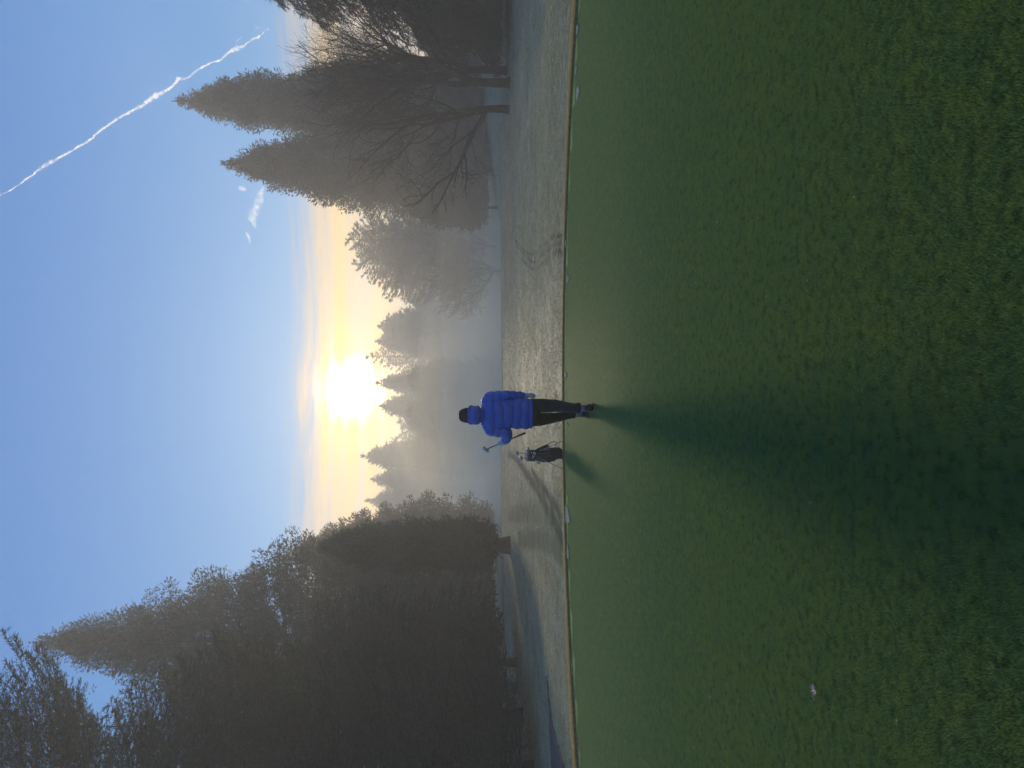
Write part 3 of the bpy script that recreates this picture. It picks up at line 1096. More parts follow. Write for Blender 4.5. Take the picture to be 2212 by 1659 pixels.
# ----------------------------------------------------------------- the golfer
M_SKIN = mat("skin", (0.42, 0.26, 0.20), 0.55, 0.35)
M_HAIR = mat("grey_hair", (0.16, 0.14, 0.12), 0.8, 0.2)
M_JACKET = mat("blue_quilted_nylon", (0.010, 0.098, 0.54), 0.5, 0.45, var=0.22, vscale=7, bump=0.55, bscale=26)
M_HOOD = mat("blue_hood_nylon", (0.010, 0.088, 0.49), 0.5, 0.45, var=0.25, vscale=14, bump=0.8, bscale=22)
M_TROUS = mat("dark_green_trousers", (0.018, 0.026, 0.024), 0.8, 0.25, var=0.4, vscale=9, bump=0.6, bscale=18)
M_BEANIE = mat("dark_brown_knit", (0.022, 0.018, 0.017), 0.95, 0.1, bump=0.7, bscale=120)
M_GLOVE = mat("pale_blue_glove", (0.30, 0.44, 0.60), 0.7, 0.2, var=0.15, vscale=30, bump=0.3, bscale=150)
M_SOCK = mat("grey_blue_sock", (0.17, 0.21, 0.27), 0.85, 0.2, var=0.3, vscale=40, bump=0.5, bscale=160)
M_SHOE = mat("black_shoe_leather", (0.014, 0.015, 0.016), 0.5, 0.4, bump=0.3, bscale=60)
M_SOLE = mat("white_shoe_trim", (0.34, 0.38, 0.42), 0.6, 0.3)
M_LACE = mat("brown_sole_rubber", (0.05, 0.04, 0.03), 0.8, 0.2)

GOLF = Vector((-0.385, 10.33, 0.0))


def skin_chain(name, chains, m_, parent, levels=2, root=0):
    """chains: lists of (point, radius); a chain may begin with the index of an earlier vertex"""
    vs, es, rr = [], [], []
    for ch in chains:
        prev = None
        for it in ch:
            if isinstance(it, int):
                prev = it
                continue
            vs.append(it[0])
            rr.append(it[1])
            if prev is not None:
                es.append((prev, len(vs) - 1))
            prev = len(vs) - 1
    me = bpy.data.meshes.new(name)
    me.from_pydata([tuple(v) for v in vs], es, [])
    o = bpy.data.objects.new(name, me)
    link(o, parent)
    md = o.modifiers.new("skin", "SKIN")
    md.use_smooth_shade = True
    sv = me.skin_vertices[0].data
    for i, r in enumerate(rr):
        sv[i].radius = r if isinstance(r, tuple) else (r, r)
        sv[i].use_root = i == root
    sd_ = o.modifiers.new("smooth", "SUBSURF")
    sd_.levels = sd_.render_levels = levels
    me.materials.append(m_)
    return o


# joints, in metres from the spot between the feet (x right, y ahead, z up)
HR, HL = Vector((0.085, 0.02, 0.86)), Vector((-0.09, 0.02, 0.86))
KR, KL = Vector((0.088, -0.07, 0.47)), Vector((-0.064, 0.20, 0.49))
AR, AL = Vector((0.068, -0.27, 0.13)), Vector((-0.028, 0.26, 0.11))
SR, SL = Vector((0.185, 0.0, 1.385)), Vector((-0.225, 0.0, 1.375))
ER, EL_ = Vector((0.232, -0.03, 1.135)), Vector((-0.285, 0.0, 1.135))
WR, WL = Vector((0.222, 0.04, 0.90)), Vector((-0.392, 0.105, 1.160))
body = skin_chain("person", [
    [((-0.005, 0.02, 0.90), 0.12), ((-0.01, 0.01, 1.05), 0.115), ((-0.015, 0.0, 1.20), 0.12), ((-0.02, 0.0, 1.33), 0.115), ((-0.03, 0.01, 1.44), 0.062),
     ((-0.033, 0.02, 1.53), 0.055), ((-0.035, 0.035, 1.59), 0.075), ((-0.037, 0.045, 1.66), 0.083), ((-0.037, 0.04, 1.72), 0.06)],
    [7, ((-0.060, 0.135, 1.635), 0.016)],                       # nose
    [6, ((-0.055, 0.105, 1.575), 0.030)],                       # chin
    [7, ((0.045, 0.03, 1.645), 0.016)], [7, ((-0.120, 0.035, 1.645), 0.016)],   # ears
    [3, (SR, 0.055), ((SR + ER) / 2, 0.046), (ER, 0.040), ((ER + WR) / 2, 0.036), (WR, 0.028)],
    [3, (SL, 0.055), ((SL + EL_) / 2, 0.046), (EL_, 0.040), ((EL_ + WL) / 2, 0.036), (WL, 0.028)],
    [0, (HR, 0.085), ((HR + KR) / 2, 0.068), (KR, 0.050), ((KR + AR) / 2, 0.045), (AR, 0.032)],
    [0, (HL, 0.085), ((HL + KL) / 2, 0.062), (KL, 0.046), ((KL + AL) / 2, 0.042), (AL, 0.032)],
], M_SKIN, None)
body.location = GOLF
tag(body, "golfer seen from behind in a blue quilted jacket and black beanie, walking toward the sun", "person")

# eyes, mouth and a little hair at the nape
for sx in (0.028, -0.036):
    g = Geo()
    g.add(*blob((-0.052 + sx, 0.112, 1.652), (0.012, 0.010, 0.008), 10, 8))
    g.build("eye", mat("eye", (0.6, 0.6, 0.58), 0.3, 0.5), body)
g = Geo()
g.add(*blob((-0.058, 0.118, 1.600), (0.022, 0.008, 0.006), 10, 6))
g.build("mouth", mat("lips", (0.30, 0.12, 0.10), 0.5, 0.3), body)
g = Geo()
g.add(*blob((-0.036, 0.025, 1.625), (0.087, 0.088, 0.055), 24, 12, mod=lambda d: 1 + 0.03 * math.sin(30 * d.x) * (1 if d.y < 0.3 else 0)))
g.build("hair", M_HAIR, body)

# beanie: knitted dome with a turned brim
g = Geo()
pth, rds = [], []
for i in range(13):
    u = i / 12
    pth.append((-0.034 - 0.004 * u, 0.035, 1.632 + 0.148 * u))
    rr_ = 0.101 if u < 0.28 else 0.099 * math.cos((u - 0.28) / 0.72 * 1.52) ** 0.27
    rds.append((max(rr_, 0.012), max(rr_ * 1.12, 0.012)))
g.add(*loft(pth, rds, n=28, ref=(0, 1, 0), mod=lambda i, a: 1 + 0.015 * math.sin(14 * a) + 0.02 * math.sin(2 * a + i * 0.5)))
bn = g.build("beanie", M_BEANIE, body)
g = Geo()
g.add(*loft([(-0.034, 0.035, 1.618), (-0.034, 0.035, 1.626), (-0.034, 0.035, 1.655), (-0.034, 0.035, 1.668)], [(0.098, 0.110), (0.107, 0.119), (0.107, 0.119), (0.099, 0.111)], n=28, ref=(0, 1, 0)))
g.build("brim", M_BEANIE, bn)

# jacket: quilted shell in baffles
SEAMS = [0.805, 0.842, 0.946, 1.062, 1.182, 1.302, 1.405, 1.52]
tors = [(0.805, -0.013, 0.190, 0.135), (0.82, -0.013, 0.196, 0.142), (0.95, -0.013, 0.197, 0.145), (1.10, -0.012, 0.192, 0.148), (1.25, -0.02, 0.198, 0.150),
        (1.35, -0.022, 0.205, 0.140), (1.41, -0.024, 0.196, 0.122), (1.45, -0.027, 0.150, 0.108), (1.485, -0.03, 0.100, 0.095), (1.52, -0.032, 0.080, 0.085)]
zs = np.arange(0.805, 1.521, 0.0065)
pth, rds = [], []
for z in zs:
    c = [np.interp(z, [q[0] for q in tors], [q[k] for q in tors]) for k in (1, 2, 3)]
    pth.append((c[0], 0.0, z))
    rds.append((c[1] - 0.006, c[2] - 0.006))
jn = np.random.default_rng(3).random((14, 20))


def wrinkle(i, a):
    u = i / len(zs)
    lift_ = 1.0 if 0.05 < u < 0.9 else 0.0
    z = zs[i] + lift_ * (0.010 * math.sin(2 * a + 1.1 + 9 * u) + 0.007 * math.sin(5 * a + 14 * u) + 0.012 * (float(vnoise(np.array(a * 3.0 + 50), np.array(u * 8.0), 35)) - 0.5))
    z = min(max(z, SEAMS[0]), SEAMS[-1] - 1e-4)
    j = min(max(k for k in range(len(SEAMS)) if SEAMS[k] <= z), len(SEAMS) - 2)
    w_ = (z - SEAMS[j]) / (SEAMS[j + 1] - SEAMS[j])
    bul = (0.021 * min(1, (SEAMS[j + 1] - SEAMS[j]) / 0.10) * math.sin(math.pi * w_) ** 0.5 - 0.005) / 0.17
    return 1 + bul + 0.030 * (float(vnoise(np.array(a * 5.0 + 30), np.array(u * 26.0), 31)) - 0.5) + 0.018 * (float(vnoise(np.array(a * 14.0 + 30), np.array(u * 70.0), 32)) - 0.5)


g = Geo()
v_, f_ = loft(pth, rds, n=60, ref=(0, 1, 0), power=2.4, mod=wrinkle)
g.add(v_, f_)


def sleeve(pts, rds, seams, n=90):
    c = curve_pts(pts, n)
    out = []
    for i in range(n):
        u = i / (n - 1)
        r = np.interp(u, [k / (len(rds) - 1) for k in range(len(rds))], rds)
        j = max(k for k in range(len(seams)) if seams[k] <= u + 1e-6)
        j = min(j, len(seams) - 2)
        s_ = (u - seams[j]) / (seams[j + 1] - seams[j])
        out.append((r - 0.005 + 0.013 * math.sin(math.pi * min(max(s_, 0), 1)) ** 0.55,) * 2)
    return loft(c, out, n=26, ref=(0, 1, 0.01), mod=lambda i, a: 1 + 0.05 * (float(vnoise(np.array(a * 4.0 + 9), np.array(i * 0.25), 33)) - 0.5))


g.add(*sleeve([(0.10, 0.0, 1.415), SR + Vector((0.005, 0, -0.015)), (SR + ER) / 2 + Vector((0.006, 0, 0)), ER, (ER + WR) / 2 + Vector((0.004, 0, 0)), WR + Vector((0, 0, 0.0))],
              [0.068, 0.084, 0.072, 0.060, 0.054, 0.044], [0, 0.16, 0.34, 0.50, 0.66, 0.80, 0.95, 1.0]))
g.add(*sleeve([(-0.12, 0.0, 1.41), SL + Vector((0.01, 0, -0.02)), (SL + EL_) / 2 + Vector((0.012, -0.01, 0)), EL_ + Vector((0.02, -0.02, 0.01)), EL_.lerp(WL, 0.5) + Vector((0, -0.01, -0.012)), EL_.lerp(WL, 0.86)],
              [0.070, 0.086, 0.078, 0.072, 0.060, 0.050], [0, 0.16, 0.32, 0.48, 0.66, 0.82, 0.96, 1.0]))
jk = g.build("jacket", M_JACKET, body)
# hem tape
g = Geo()
g.add(*loft([(-0.013, 0, 0.800), (-0.013, 0, 0.804), (-0.013, 0, 0.822), (-0.013, 0, 0.826)], [(0.188, 0.134), (0.199, 0.145), (0.199, 0.145), (0.188, 0.134)], n=60, ref=(0, 1, 0), power=2.4))
g.build("hem", M_JACKET, jk)
# hood lying on the shoulders behind the head
g = Geo()
g.add(*blob((-0.030, -0.035, 1.560), (0.126, 0.115, 0.100), 44, 28,
            mod=lambda d: (1 + 0.06 * (float(vnoise(np.array(d.x * 5 + 20), np.array(d.z * 9 + 20), 41)) - 0.5) + 0.025 * math.sin(9 * d.z + 2 * math.sin(6 * d.x))) * (1.06 if d.z < -0.2 else 1.0)))
g.add(*loft(curve_pts([(0.085, 0.05, 1.600), (0.075, -0.03, 1.640), (-0.03, -0.075, 1.652), (-0.135, -0.03, 1.640), (-0.145, 0.05, 1.600)], 24), [0.014] * 24, n=8))
g.build("hood", M_HOOD, jk)
g = Geo()
g.add(*loft(curve_pts([(0.092, -0.02, 1.478), (0.06, -0.10, 1.470), (-0.03, -0.128, 1.466), (-0.12, -0.10, 1.470), (-0.152, -0.02, 1.478)], 24), [0.014] * 24, n=8))
g.build("collar_seam", M_HOOD, jk)

# trousers, loose and creased
def leg(pts, rds, sd_):
    c = curve_pts(pts, 60)
    r = [np.interp(i / 59, [k / (len(rds) - 1) for k in range(len(rds))], rds) for i in range(60)]

    def md(i, a):
        u = i / 59
        k = 0.5 + 1.2 * u
        return 1 + 0.12 * k * (float(vnoise(np.array(a * 2.2 + sd_), np.array(u * 13.0 + math.sin(a) * 1.2), 51 + sd_)) - 0.5)
    return loft(c, [(q_, q_ * 1.05) for q_ in r], n=28, ref=(0, 1, 0), mod=md)


g = Geo()
g.add(*loft([(-0.008, 0.01, 0.70), (-0.008, 0.01, 0.78), (-0.008, 0.01, 0.86), (-0.008, 0.01, 0.93)], [(0.155, 0.10), (0.178, 0.13), (0.180, 0.132), (0.170, 0.125)], n=36, ref=(0, 1, 0), power=2.3))
g.add(*leg([HR + Vector((0.005, 0, -0.02)), (HR + KR) / 2 + Vector((0.012, 0, 0)), KR + Vector((0.004, 0, 0)), (KR + AR) / 2 + Vector((-0.004, 0, 0.02)), AR + Vector((0.004, 0, 0.085))],
           [0.096, 0.094, 0.080, 0.066, 0.056], 3))
g.add(*leg([HL + Vector((-0.004, 0, -0.02)), (HL + KL) / 2 + Vector((-0.014, 0, 0)), KL + Vector((-0.012, 0, 0)), (KL + AL) / 2 + Vector((-0.004, 0, 0.02)), AL + Vector((0, 0, 0.10))],
           [0.098, 0.088, 0.068, 0.056, 0.050], 4))
tr_ = g.build("trousers", M_TROUS, body)
for A_, rr_ in ((AR + Vector((0.006, 0.0, 0.085)), 0.060), (AL + Vector((0, 0, 0.10)), 0.052)):
    g = Geo()
    g.add(*loft([A_ + Vector((0, 0, 0.03)), A_ + Vector((0, 0, 0.015)), A_ + Vector((0, 0, -0.015)), A_ + Vector((0, 0, -0.028))], [rr_ * 0.9, rr_ * 1.12, rr_ * 1.14, rr_ * 0.92], n=24, ref=(0, 1, 0),
                mod=lambda i, a: 1 + 0.06 * math.sin(5 * a + i)))
    g.build("cuff", M_TROUS, tr_)

for nm_, A_, heel in (("right", AR, 0.05), ("left", AL, 0.0)):
    g = Geo()
    g.add(*loft([A_ + Vector((0, 0, 0.10)), A_ + Vector((0, 0, 0.03)), A_ + Vector((0, 0.005, -0.03)), A_ + Vector((0, 0.01, -0.06))], [0.042, 0.043, 0.044, 0.043], n=20, ref=(0, 1, 0)))
    g.build("sock", M_SOCK, body)
    # shoe along its length, heel lifted on the trailing foot
    fx = A_.x
    y0 = A_.y - 0.075
    L_ = 0.29
    pth, rds = [], []
    for i in range(13):
        u = i / 12
        hgt = np.interp(u, [0, 0.05, 0.2, 0.4, 0.6, 0.85, 0.97, 1], [0.035, 0.068, 0.085, 0.078, 0.055, 0.042, 0.032, 0.015])
        wd = np.interp(u, [0, 0.05, 0.2, 0.45, 0.7, 0.9, 1], [0.018, 0.036, 0.041, 0.043, 0.051, 0.044, 0.012])
        z0 = heel * max(0, 1 - u / 0.72) ** 1.0 + 0.022
        pth.append((fx + 0.012 * u * (1 if nm_ == "right" else -1), y0 + L_ * u, z0 + hgt / 2))
        rds.append((wd, hgt / 2))
    g = Geo()
    g.add(*loft(pth, rds, n=20, ref=(0, 0, 1), power=2.6))
    shoe = g.build("shoe", M_SHOE, body)
    g = Geo()
    for i in range(13):
        u = i / 12
        pth[i] = (pth[i][0], pth[i][1], heel * max(0, 1 - u / 0.72) + 0.012)
        rds[i] = (rds[i][0] * 1.10 + 0.002, 0.012)
    g.add(*loft(pth, rds, n=20, ref=(0, 0, 1), power=3.5))
    g.build("sole", M_LACE, shoe)
    g = Geo()
    ring = [(A_.x + 0.047 * math.cos(t_), A_.y + 0.01 + 0.05 * math.sin(t_), A_.z - 0.035 + 0.012 * math.sin(t_ + 1)) for t_ in np.linspace(-2.9, -0.2, 14)]
    g.add(*loft(ring, [0.006] * 14, n=8))
    g.build("heel_trim", M_SOLE, shoe)

# gloves: hands with five fingers each
W0 = WR + Vector((0.0, 0.0, 0.01))
def hv(a, b, c):
    """a point of the hanging hand: a across the fingers' thickness, b across the knuckles, c up"""
    return W0 + Vector((a * 0.75 + b * 0.62, b * 0.78 - a * 0.6, c))


skin_chain("glove", [
    [(W0, 0.032), (hv(0.001, 0.008, -0.045), (0.030, 0.038)), (hv(0.001, 0.012, -0.085), (0.026, 0.042))],
    [2, (hv(0.003, 0.044, -0.105), 0.0125), (hv(-0.004, 0.048, -0.132), 0.0115), (hv(-0.020, 0.047, -0.150), 0.010)],
    [2, (hv(0.004, 0.022, -0.112), 0.0125), (hv(-0.003, 0.024, -0.143), 0.0115), (hv(-0.022, 0.023, -0.160), 0.010)],
    [2, (hv(0.004, 0.000, -0.110), 0.0125), (hv(-0.003, -0.001, -0.138), 0.0115), (hv(-0.022, -0.001, -0.155), 0.010)],
    [2, (hv(0.003, -0.021, -0.102), 0.0115), (hv(-0.004, -0.024, -0.125), 0.0105), (hv(-0.020, -0.025, -0.138), 0.0095)],
    [1, (hv(-0.010, 0.044, -0.052), 0.015), (hv(-0.020, 0.060, -0.078), 0.013), (hv(-0.024, 0.062, -0.103), 0.011)],
], M_GLOVE, body)
# the club in the left hand, pointing up and away
C0, C1 = Vector((-0.262, -0.15, 0.905)), Vector((-0.502, 0.33, 1.372))
cd = (C1 - C0).normalized()
HP = C0 + (C1 - C0) * 0.66
WL2 = WL + (WL - EL_).normalized() * 0.012
pa = (HP - WL2).normalized()
fx_ = cd.cross(pa).normalized()          # across the palm
palm = WL2.lerp(HP, 0.55) - fx_ * 0.012
ch = [[(WL2 - pa * 0.02, 0.042), (WL2 + pa * 0.02, (0.048, 0.044)), (palm, (0.050, 0.040))]]
for k in range(4):
    o_ = cd * ((1.5 - k) * 0.024)
    r_ = 0.022 if k < 3 else 0.020
    ch.append([2] + [(HP + o_ + (fx_ * math.cos(t_) + pa * math.sin(t_)) * r_, 0.0130) for t_ in (-2.6, 2.7, 1.6, 0.5, -0.5)])
ch.append([2, (palm + cd * 0.045 + fx_ * 0.006, 0.014), (HP + cd * 0.058 + fx_ * 0.020 - pa * 0.012, 0.012), (HP + cd * 0.066 + fx_ * 0.026 + pa * 0.010, 0.010)])
skin_chain("glove", ch, M_GLOVE, body)

M_STEEL = mat("dark_steel_shaft", (0.05, 0.045, 0.045), 0.35, 0.5, metal=0.8)
M_CHROME = mat("chrome_head", (0.55, 0.58, 0.62), 0.25, 0.5, metal=0.9, var=0.2, vscale=60)
M_GRIP = mat("black_rubber_grip", (0.012, 0.011, 0.011), 0.8, 0.3, bump=0.4, bscale=200)
M_PUTT = mat("satin_steel_head", (0.42, 0.50, 0.58), 0.35, 0.5, metal=0.7, var=0.2, vscale=50)

club = empty("golf_club", GOLF + C0)
tag(club, "putter in the golfer's gloved hand, its pale steel head raised", "golf club")
g = Geo()
L_ = (C1 - C0).length
g.add(*loft([cd * (L_ * u) for u in (0.0, 0.005, 0.03, 0.15, 0.29, 0.30)], [0.010, 0.014, 0.0145, 0.012, 0.0098, 0.007], n=12))
g.build("grip", M_GRIP, club)
g = Geo()
ex = Vector((0.02, -0.03, 0.0))
tipc = cd * L_
sd_ = cd.cross(Vector((0, -1, 0))).normalized()
g.add(*loft(curve_pts([cd * (L_ * 0.29), cd * (L_ * 0.7), tipc, tipc + cd * 0.02 - sd_ * 0.012, tipc + cd * 0.045 - sd_ * 0.004], 20), [0.0075] * 20, n=10))
g.build("shaft", M_STEEL, club)
# blade: rounded bar with a flat face and a raised back
hc = tipc + cd * 0.066 + Vector((0.0, 0, 0.004))
bl = (Vector((-0.55, 0.1, -0.62))).normalized()
g = Geo()
g.add(*loft([hc + bl * q_ for q_ in (-0.052, -0.046, -0.02, 0.01, 0.04, 0.054, 0.058)], [(0.012, 0.015), (0.020, 0.019), (0.023, 0.021), (0.023, 0.021), (0.018, 0.018), (0.010, 0.013), (0.005, 0.006)], n=18, ref=tuple(cd), power=3))
hd = g.build("head", M_PUTT, club)
g = Geo()
g.add(*loft([hc + bl * -0.03 + Vector((0.004, -0.016, 0.004)), hc + bl * 0.0 + Vector((0.004, -0.026, 0.006)), hc + bl * 0.03 + Vector((0.004, -0.016, 0.004))], [0.006, 0.009, 0.006], n=10))
g.build("flange", M_PUTT, hd)

# ----------------------------------------------------------------- stand bag
M_BAG = mat("black_bag_nylon", (0.016, 0.017, 0.021), 0.6, 0.35, var=0.3, vscale=8, bump=0.5, bscale=40)
M_BAGTRIM = mat("navy_bag_collar", (0.030, 0.030, 0.055), 0.5, 0.4, bump=0.3, bscale=60)
M_LEGS = mat("grey_stand_leg", (0.20, 0.21, 0.25), 0.4, 0.5, metal=0.4)
M_WHITE = mat("white_print", (0.72, 0.80, 0.86), 0.6, 0.3)
M_TOWEL = mat("pale_cloth", (0.42, 0.45, 0.55), 0.9, 0.1, bump=0.4, bscale=80)
M_POCK = mat("steel_blue_panel", (0.10, 0.16, 0.24), 0.6, 0.3)

BAG = Vector((-1.275, 14.02, 0))
BAG.z = float(terrain(BAG.x, BAG.y)) - 0.015
bag = empty("golf_bag", BAG)
tag(bag, "black golf stand bag with white letters on its collar, propped on two thin legs", "golf bag")
LEAN = rad(22)
ax_ = Vector((0, -math.sin(LEAN), math.cos(LEAN)))
bx_ = Vector((1, 0, 0))
fr = Vector((0, -math.cos(LEAN), -math.sin(LEAN)))     # towards the camera


def B(x, f_, h):
    return bx_ * x + fr * f_ + ax_ * h


g = Geo()
pr = [(0.0, 0.080, 0.080), (0.02, 0.086, 0.086), (0.06, 0.088, 0.088), (0.25, 0.094, 0.092), (0.45, 0.098, 0.095), (0.54, 0.092, 0.09), (0.60, 0.095, 0.09)]
g.add(*loft([B(0, 0, h) for h, *_ in pr], [(a, b) for _, a, b in pr], n=28, ref=(0, 1, 0), power=2.6, mod=lambda i, a: 1 + 0.025 * math.sin(6 * a + i)))
bd_ = g.build("bag_body", M_BAG, bag)
g = Geo()
pr = [(0.585, 0.098), (0.60, 0.106), (0.66, 0.104), (0.70, 0.100), (0.715, 0.104), (0.725, 0.100), (0.722, 0.088), (0.66, 0.084)]
g.add(*loft([B(-0.005, 0, h) for h, _ in pr], [(a, a * 0.95) for _, a in pr], n=28, ref=(0, 1, 0), power=2.3))
col_ = g.build("bag_collar", M_BAGTRIM, bag)
g = Geo()
g.add(*loft([B(0.07, 0.0, h) for h in (0.05, 0.08, 0.18, 0.27, 0.31)], [(0.02, 0.05), (0.052, 0.075), (0.056, 0.08), (0.050, 0.078), (0.02, 0.05)], n=20, ref=(0, 1, 0), power=3))
g.build("side_pocket", M_BAG, bag)
g = Geo()
g.add(*loft([B(-0.07, 0.01, h) for h in (0.16, 0.2, 0.3, 0.42, 0.5, 0.54)], [(0.02, 0.05), (0.05, 0.07), (0.068, 0.085), (0.062, 0.08), (0.045, 0.07), (0.015, 0.04)], n=20, ref=(0, 1, 0), power=2.8))
g.build("side_pocket", M_BAG, bag)
g = Geo()
g.add(*loft([B(0.095, 0.045, h) for h in (0.29, 0.31, 0.38, 0.46, 0.48)], [(0.015, 0.01), (0.034, 0.02), (0.034, 0.022), (0.024, 0.02), (0.01, 0.01)], n=16, ref=(0, 1, 0), power=3))
g.build("pouch", M_POCK, bag)
# seams of the front panel
for sx, h0, h1 in ((-0.015, 0.28, 0.56), (0.032, 0.33, 0.56)):
    g = Geo()
    g.add(*loft([B(sx, 0.093, h0), B(sx, 0.0985, (h0 + h1) / 2), B(sx, 0.095, h1)], [0.0025] * 3, n=6))
    g.build("seam", M_LEGS, bd_)
for sx in (1, -1):
    top = B(0.075 * sx if sx > 0 else -0.045, 0.088, 0.53)
    foot = Vector((0.275 if sx > 0 else -0.252, -0.36, 0.0))
    foot.z = float(terrain(BAG.x + foot.x, BAG.y + foot.y)) - BAG.z + 0.004
    if math.hypot(BAG.x + foot.x - GX, BAG.y + foot.y - GY) < GR + 0.04:
        foot.z = 0.006 - BAG.z
    g = Geo()
    g.add(*loft([top, top.lerp(foot, 0.5), foot], [0.0085, 0.007, 0.006], n=10))
    lg = g.build("leg", M_LEGS, bag)
    g = Geo()
    g.add(*blob(foot + Vector((0, 0, 0.008)), (0.012, 0.012, 0.010), 10, 8))
    g.build("rubber_foot", M_GRIP, lg)
# strap
g = Geo()
sp_ = curve_pts([B(0.075, 0.05, 0.62), B(0.13, 0.06, 0.52), B(0.175, 0.07, 0.40), B(0.222, 0.07, 0.27), B(0.232, 0.065, 0.20), B(0.205, 0.05, 0.165), B(0.165, 0.04, 0.18), B(0.12, 0.03, 0.20)], 40)
g.add(*loft(sp_, [(0.007, 0.018)] * 40, n=10, ref=(0, 1, 0), power=3))
g.build("strap", M_BAG, bag)
g = Geo()
g.add(*loft([B(0.105, 0.05, 0.55), B(0.125, 0.06, 0.46), B(0.15, 0.066, 0.36), B(0.152, 0.066, 0.32)], [(0.02, 0.02), (0.03, 0.03), (0.036, 0.03), (0.02, 0.02)], n=14, ref=(0, 1, 0), power=3))
g.build("strap_pad", M_BAG, bag)
# towel hanging at the left
g = Geo()
tw = [(-0.09, 0.05, 0.60), (-0.125, 0.055, 0.55), (-0.165, 0.05, 0.51), (-0.145, 0.055, 0.485), (-0.11, 0.058, 0.50), (-0.10, 0.055, 0.55)]
vs = [B(*q_) for q_ in tw] + [B(q_[0], q_[1] - 0.012, q_[2]) for q_ in tw]
g.add(vs, [(0, 1, 2, 3, 4, 5), (11, 10, 9, 8, 7, 6)] + [(i, 6 + i, 6 + (i + 1) % 6, (i + 1) % 6) for i in range(6)])
g.build("cloth_tag", M_TOWEL, bag, smooth=False)


def stroke(pts, wd, parent, name="letter"):
    """a raised stroke of print following the collar's curve"""
    vs, fs = [], []
    P_ = [Vector((p[0], p[1])) for p in pts]
    up = lambda x: 0.1035 * max(0.0, 1 - (abs(x) / 0.106) ** 2.3) ** (1 / 2.3) * 0.96 + 0.003
    for i, p in enumerate(P_):
        d = (P_[min(i + 1, len(P_) - 1)] - P_[max(i - 1, 0)]).normalized()
        nn = Vector((-d.y, d.x)) * wd / 2
        for k in (1, -1):
            x, h = p.x + nn.x * k, p.y + nn.y * k
            vs.append(B(x - 0.005, up(x), h))
    for i in range(len(P_) - 1):
        fs.append((2 * i, 2 * i + 1, 2 * i + 3, 2 * i + 2))
    m_ = len(vs)
    vs += [p - fr * 0.004 for p in vs]
    fs += [tuple(reversed([q_ + m_ for q_ in f])) for f in fs]
    for k in (0, 1):
        for i in range(len(P_) - 1):
            a_, b_ = 2 * i + k, 2 * i + 2 + k
            fs.append((a_, b_, b_ + m_, a_ + m_))
    py_mesh(name, vs, fs, M_WHITE, parent, smooth=False)


# white letters slanting across the collar
def gl_(pts, ox, oh, sc_, a=-0.55):
    return [(ox + sc_ * (x * math.cos(a) - y * math.sin(a)), oh + sc_ * (x * math.sin(a) + y * math.cos(a))) for x, y in pts]


stroke(gl_([(0.30, 1.0), (0.30, 0.25), (0.1, 0.0), (-0.15, 0.15)], -0.040, 0.655, 0.036), 0.010, col_)
stroke(gl_([(0.0, 1.0), (0.0, 0.05), (0.55, 0.05)], -0.010, 0.638, 0.040), 0.011, col_)
stroke(gl_([(0.75, 0.85), (0.45, 1.0), (0.12, 0.85), (0.0, 0.5), (0.12, 0.12), (0.45, 0.0), (0.78, 0.15), (0.78, 0.5), (0.45, 0.5)], 0.022, 0.618, 0.040), 0.011, col_)
g = Geo()
g.add(*blob(B(0.052, 0.098, 0.690), (0.012, 0.006, 0.014), 10, 8))
g.build("badge", M_TOWEL, col_)

# clubs standing in the bag
def bag_club(x, f_, h_, kind, label, tx=0.0, dark=None):
    base_ = B(x, f_, 0.62)
    root = empty("golf_club", BAG + base_)
    tag(root, label, "golf club", "clubs standing in the golf bag")
    tip_ = B(x + tx, f_, h_) - base_
    g = Geo()
    g.add(*loft([Vector((0, 0, 0)), tip_ * 0.5, tip_], [0.006, 0.006, 0.0065], n=8))
    g.build("shaft", M_STEEL, root)
    g = Geo()
    if kind == "wood":
        g.add(*loft([tip_ + ax_ * 0.028 + bx_ * q_ for q_ in (-0.046, -0.040, -0.02, 0.01, 0.035, 0.046)],
                    [(0.006, 0.008), (0.017, 0.020), (0.026, 0.032), (0.028, 0.036), (0.019, 0.026), (0.006, 0.008)], n=18, ref=tuple(ax_)))
    else:
        g.add(*loft([tip_ + bx_ * q_ + ax_ * z_ for q_, z_ in ((-0.012, 0.0), (-0.006, 0.012), (0.012, 0.016), (0.034, 0.022), (0.046, 0.026))],
                    [(0.008, 0.010), (0.016, 0.011), (0.021, 0.012), (0.028, 0.012), (0.020, 0.008)], n=16, ref=tuple(fr), power=3))
    g.build("head", M_CHROME, root)


bag_club(0.045, -0.02, 0.895, "wood", "taller wood with a rounded chrome head standing in the golf bag", tx=-0.005)
bag_club(-0.045, 0.0, 0.825, "wood", "shorter wood with a small silver head standing in the golf bag")
bag_club(0.030, 0.035, 0.712, "iron", "bright iron whose shining head sits low in the bag's mouth")
bag_club(-0.055, 0.045, 0.720, "iron", "iron with a pale head tip just showing beneath the shorter wood")
bag_club(0.080, 0.02, 0.700, "iron", "iron leaning out at the strap side of the bag's mouth", tx=0.02)

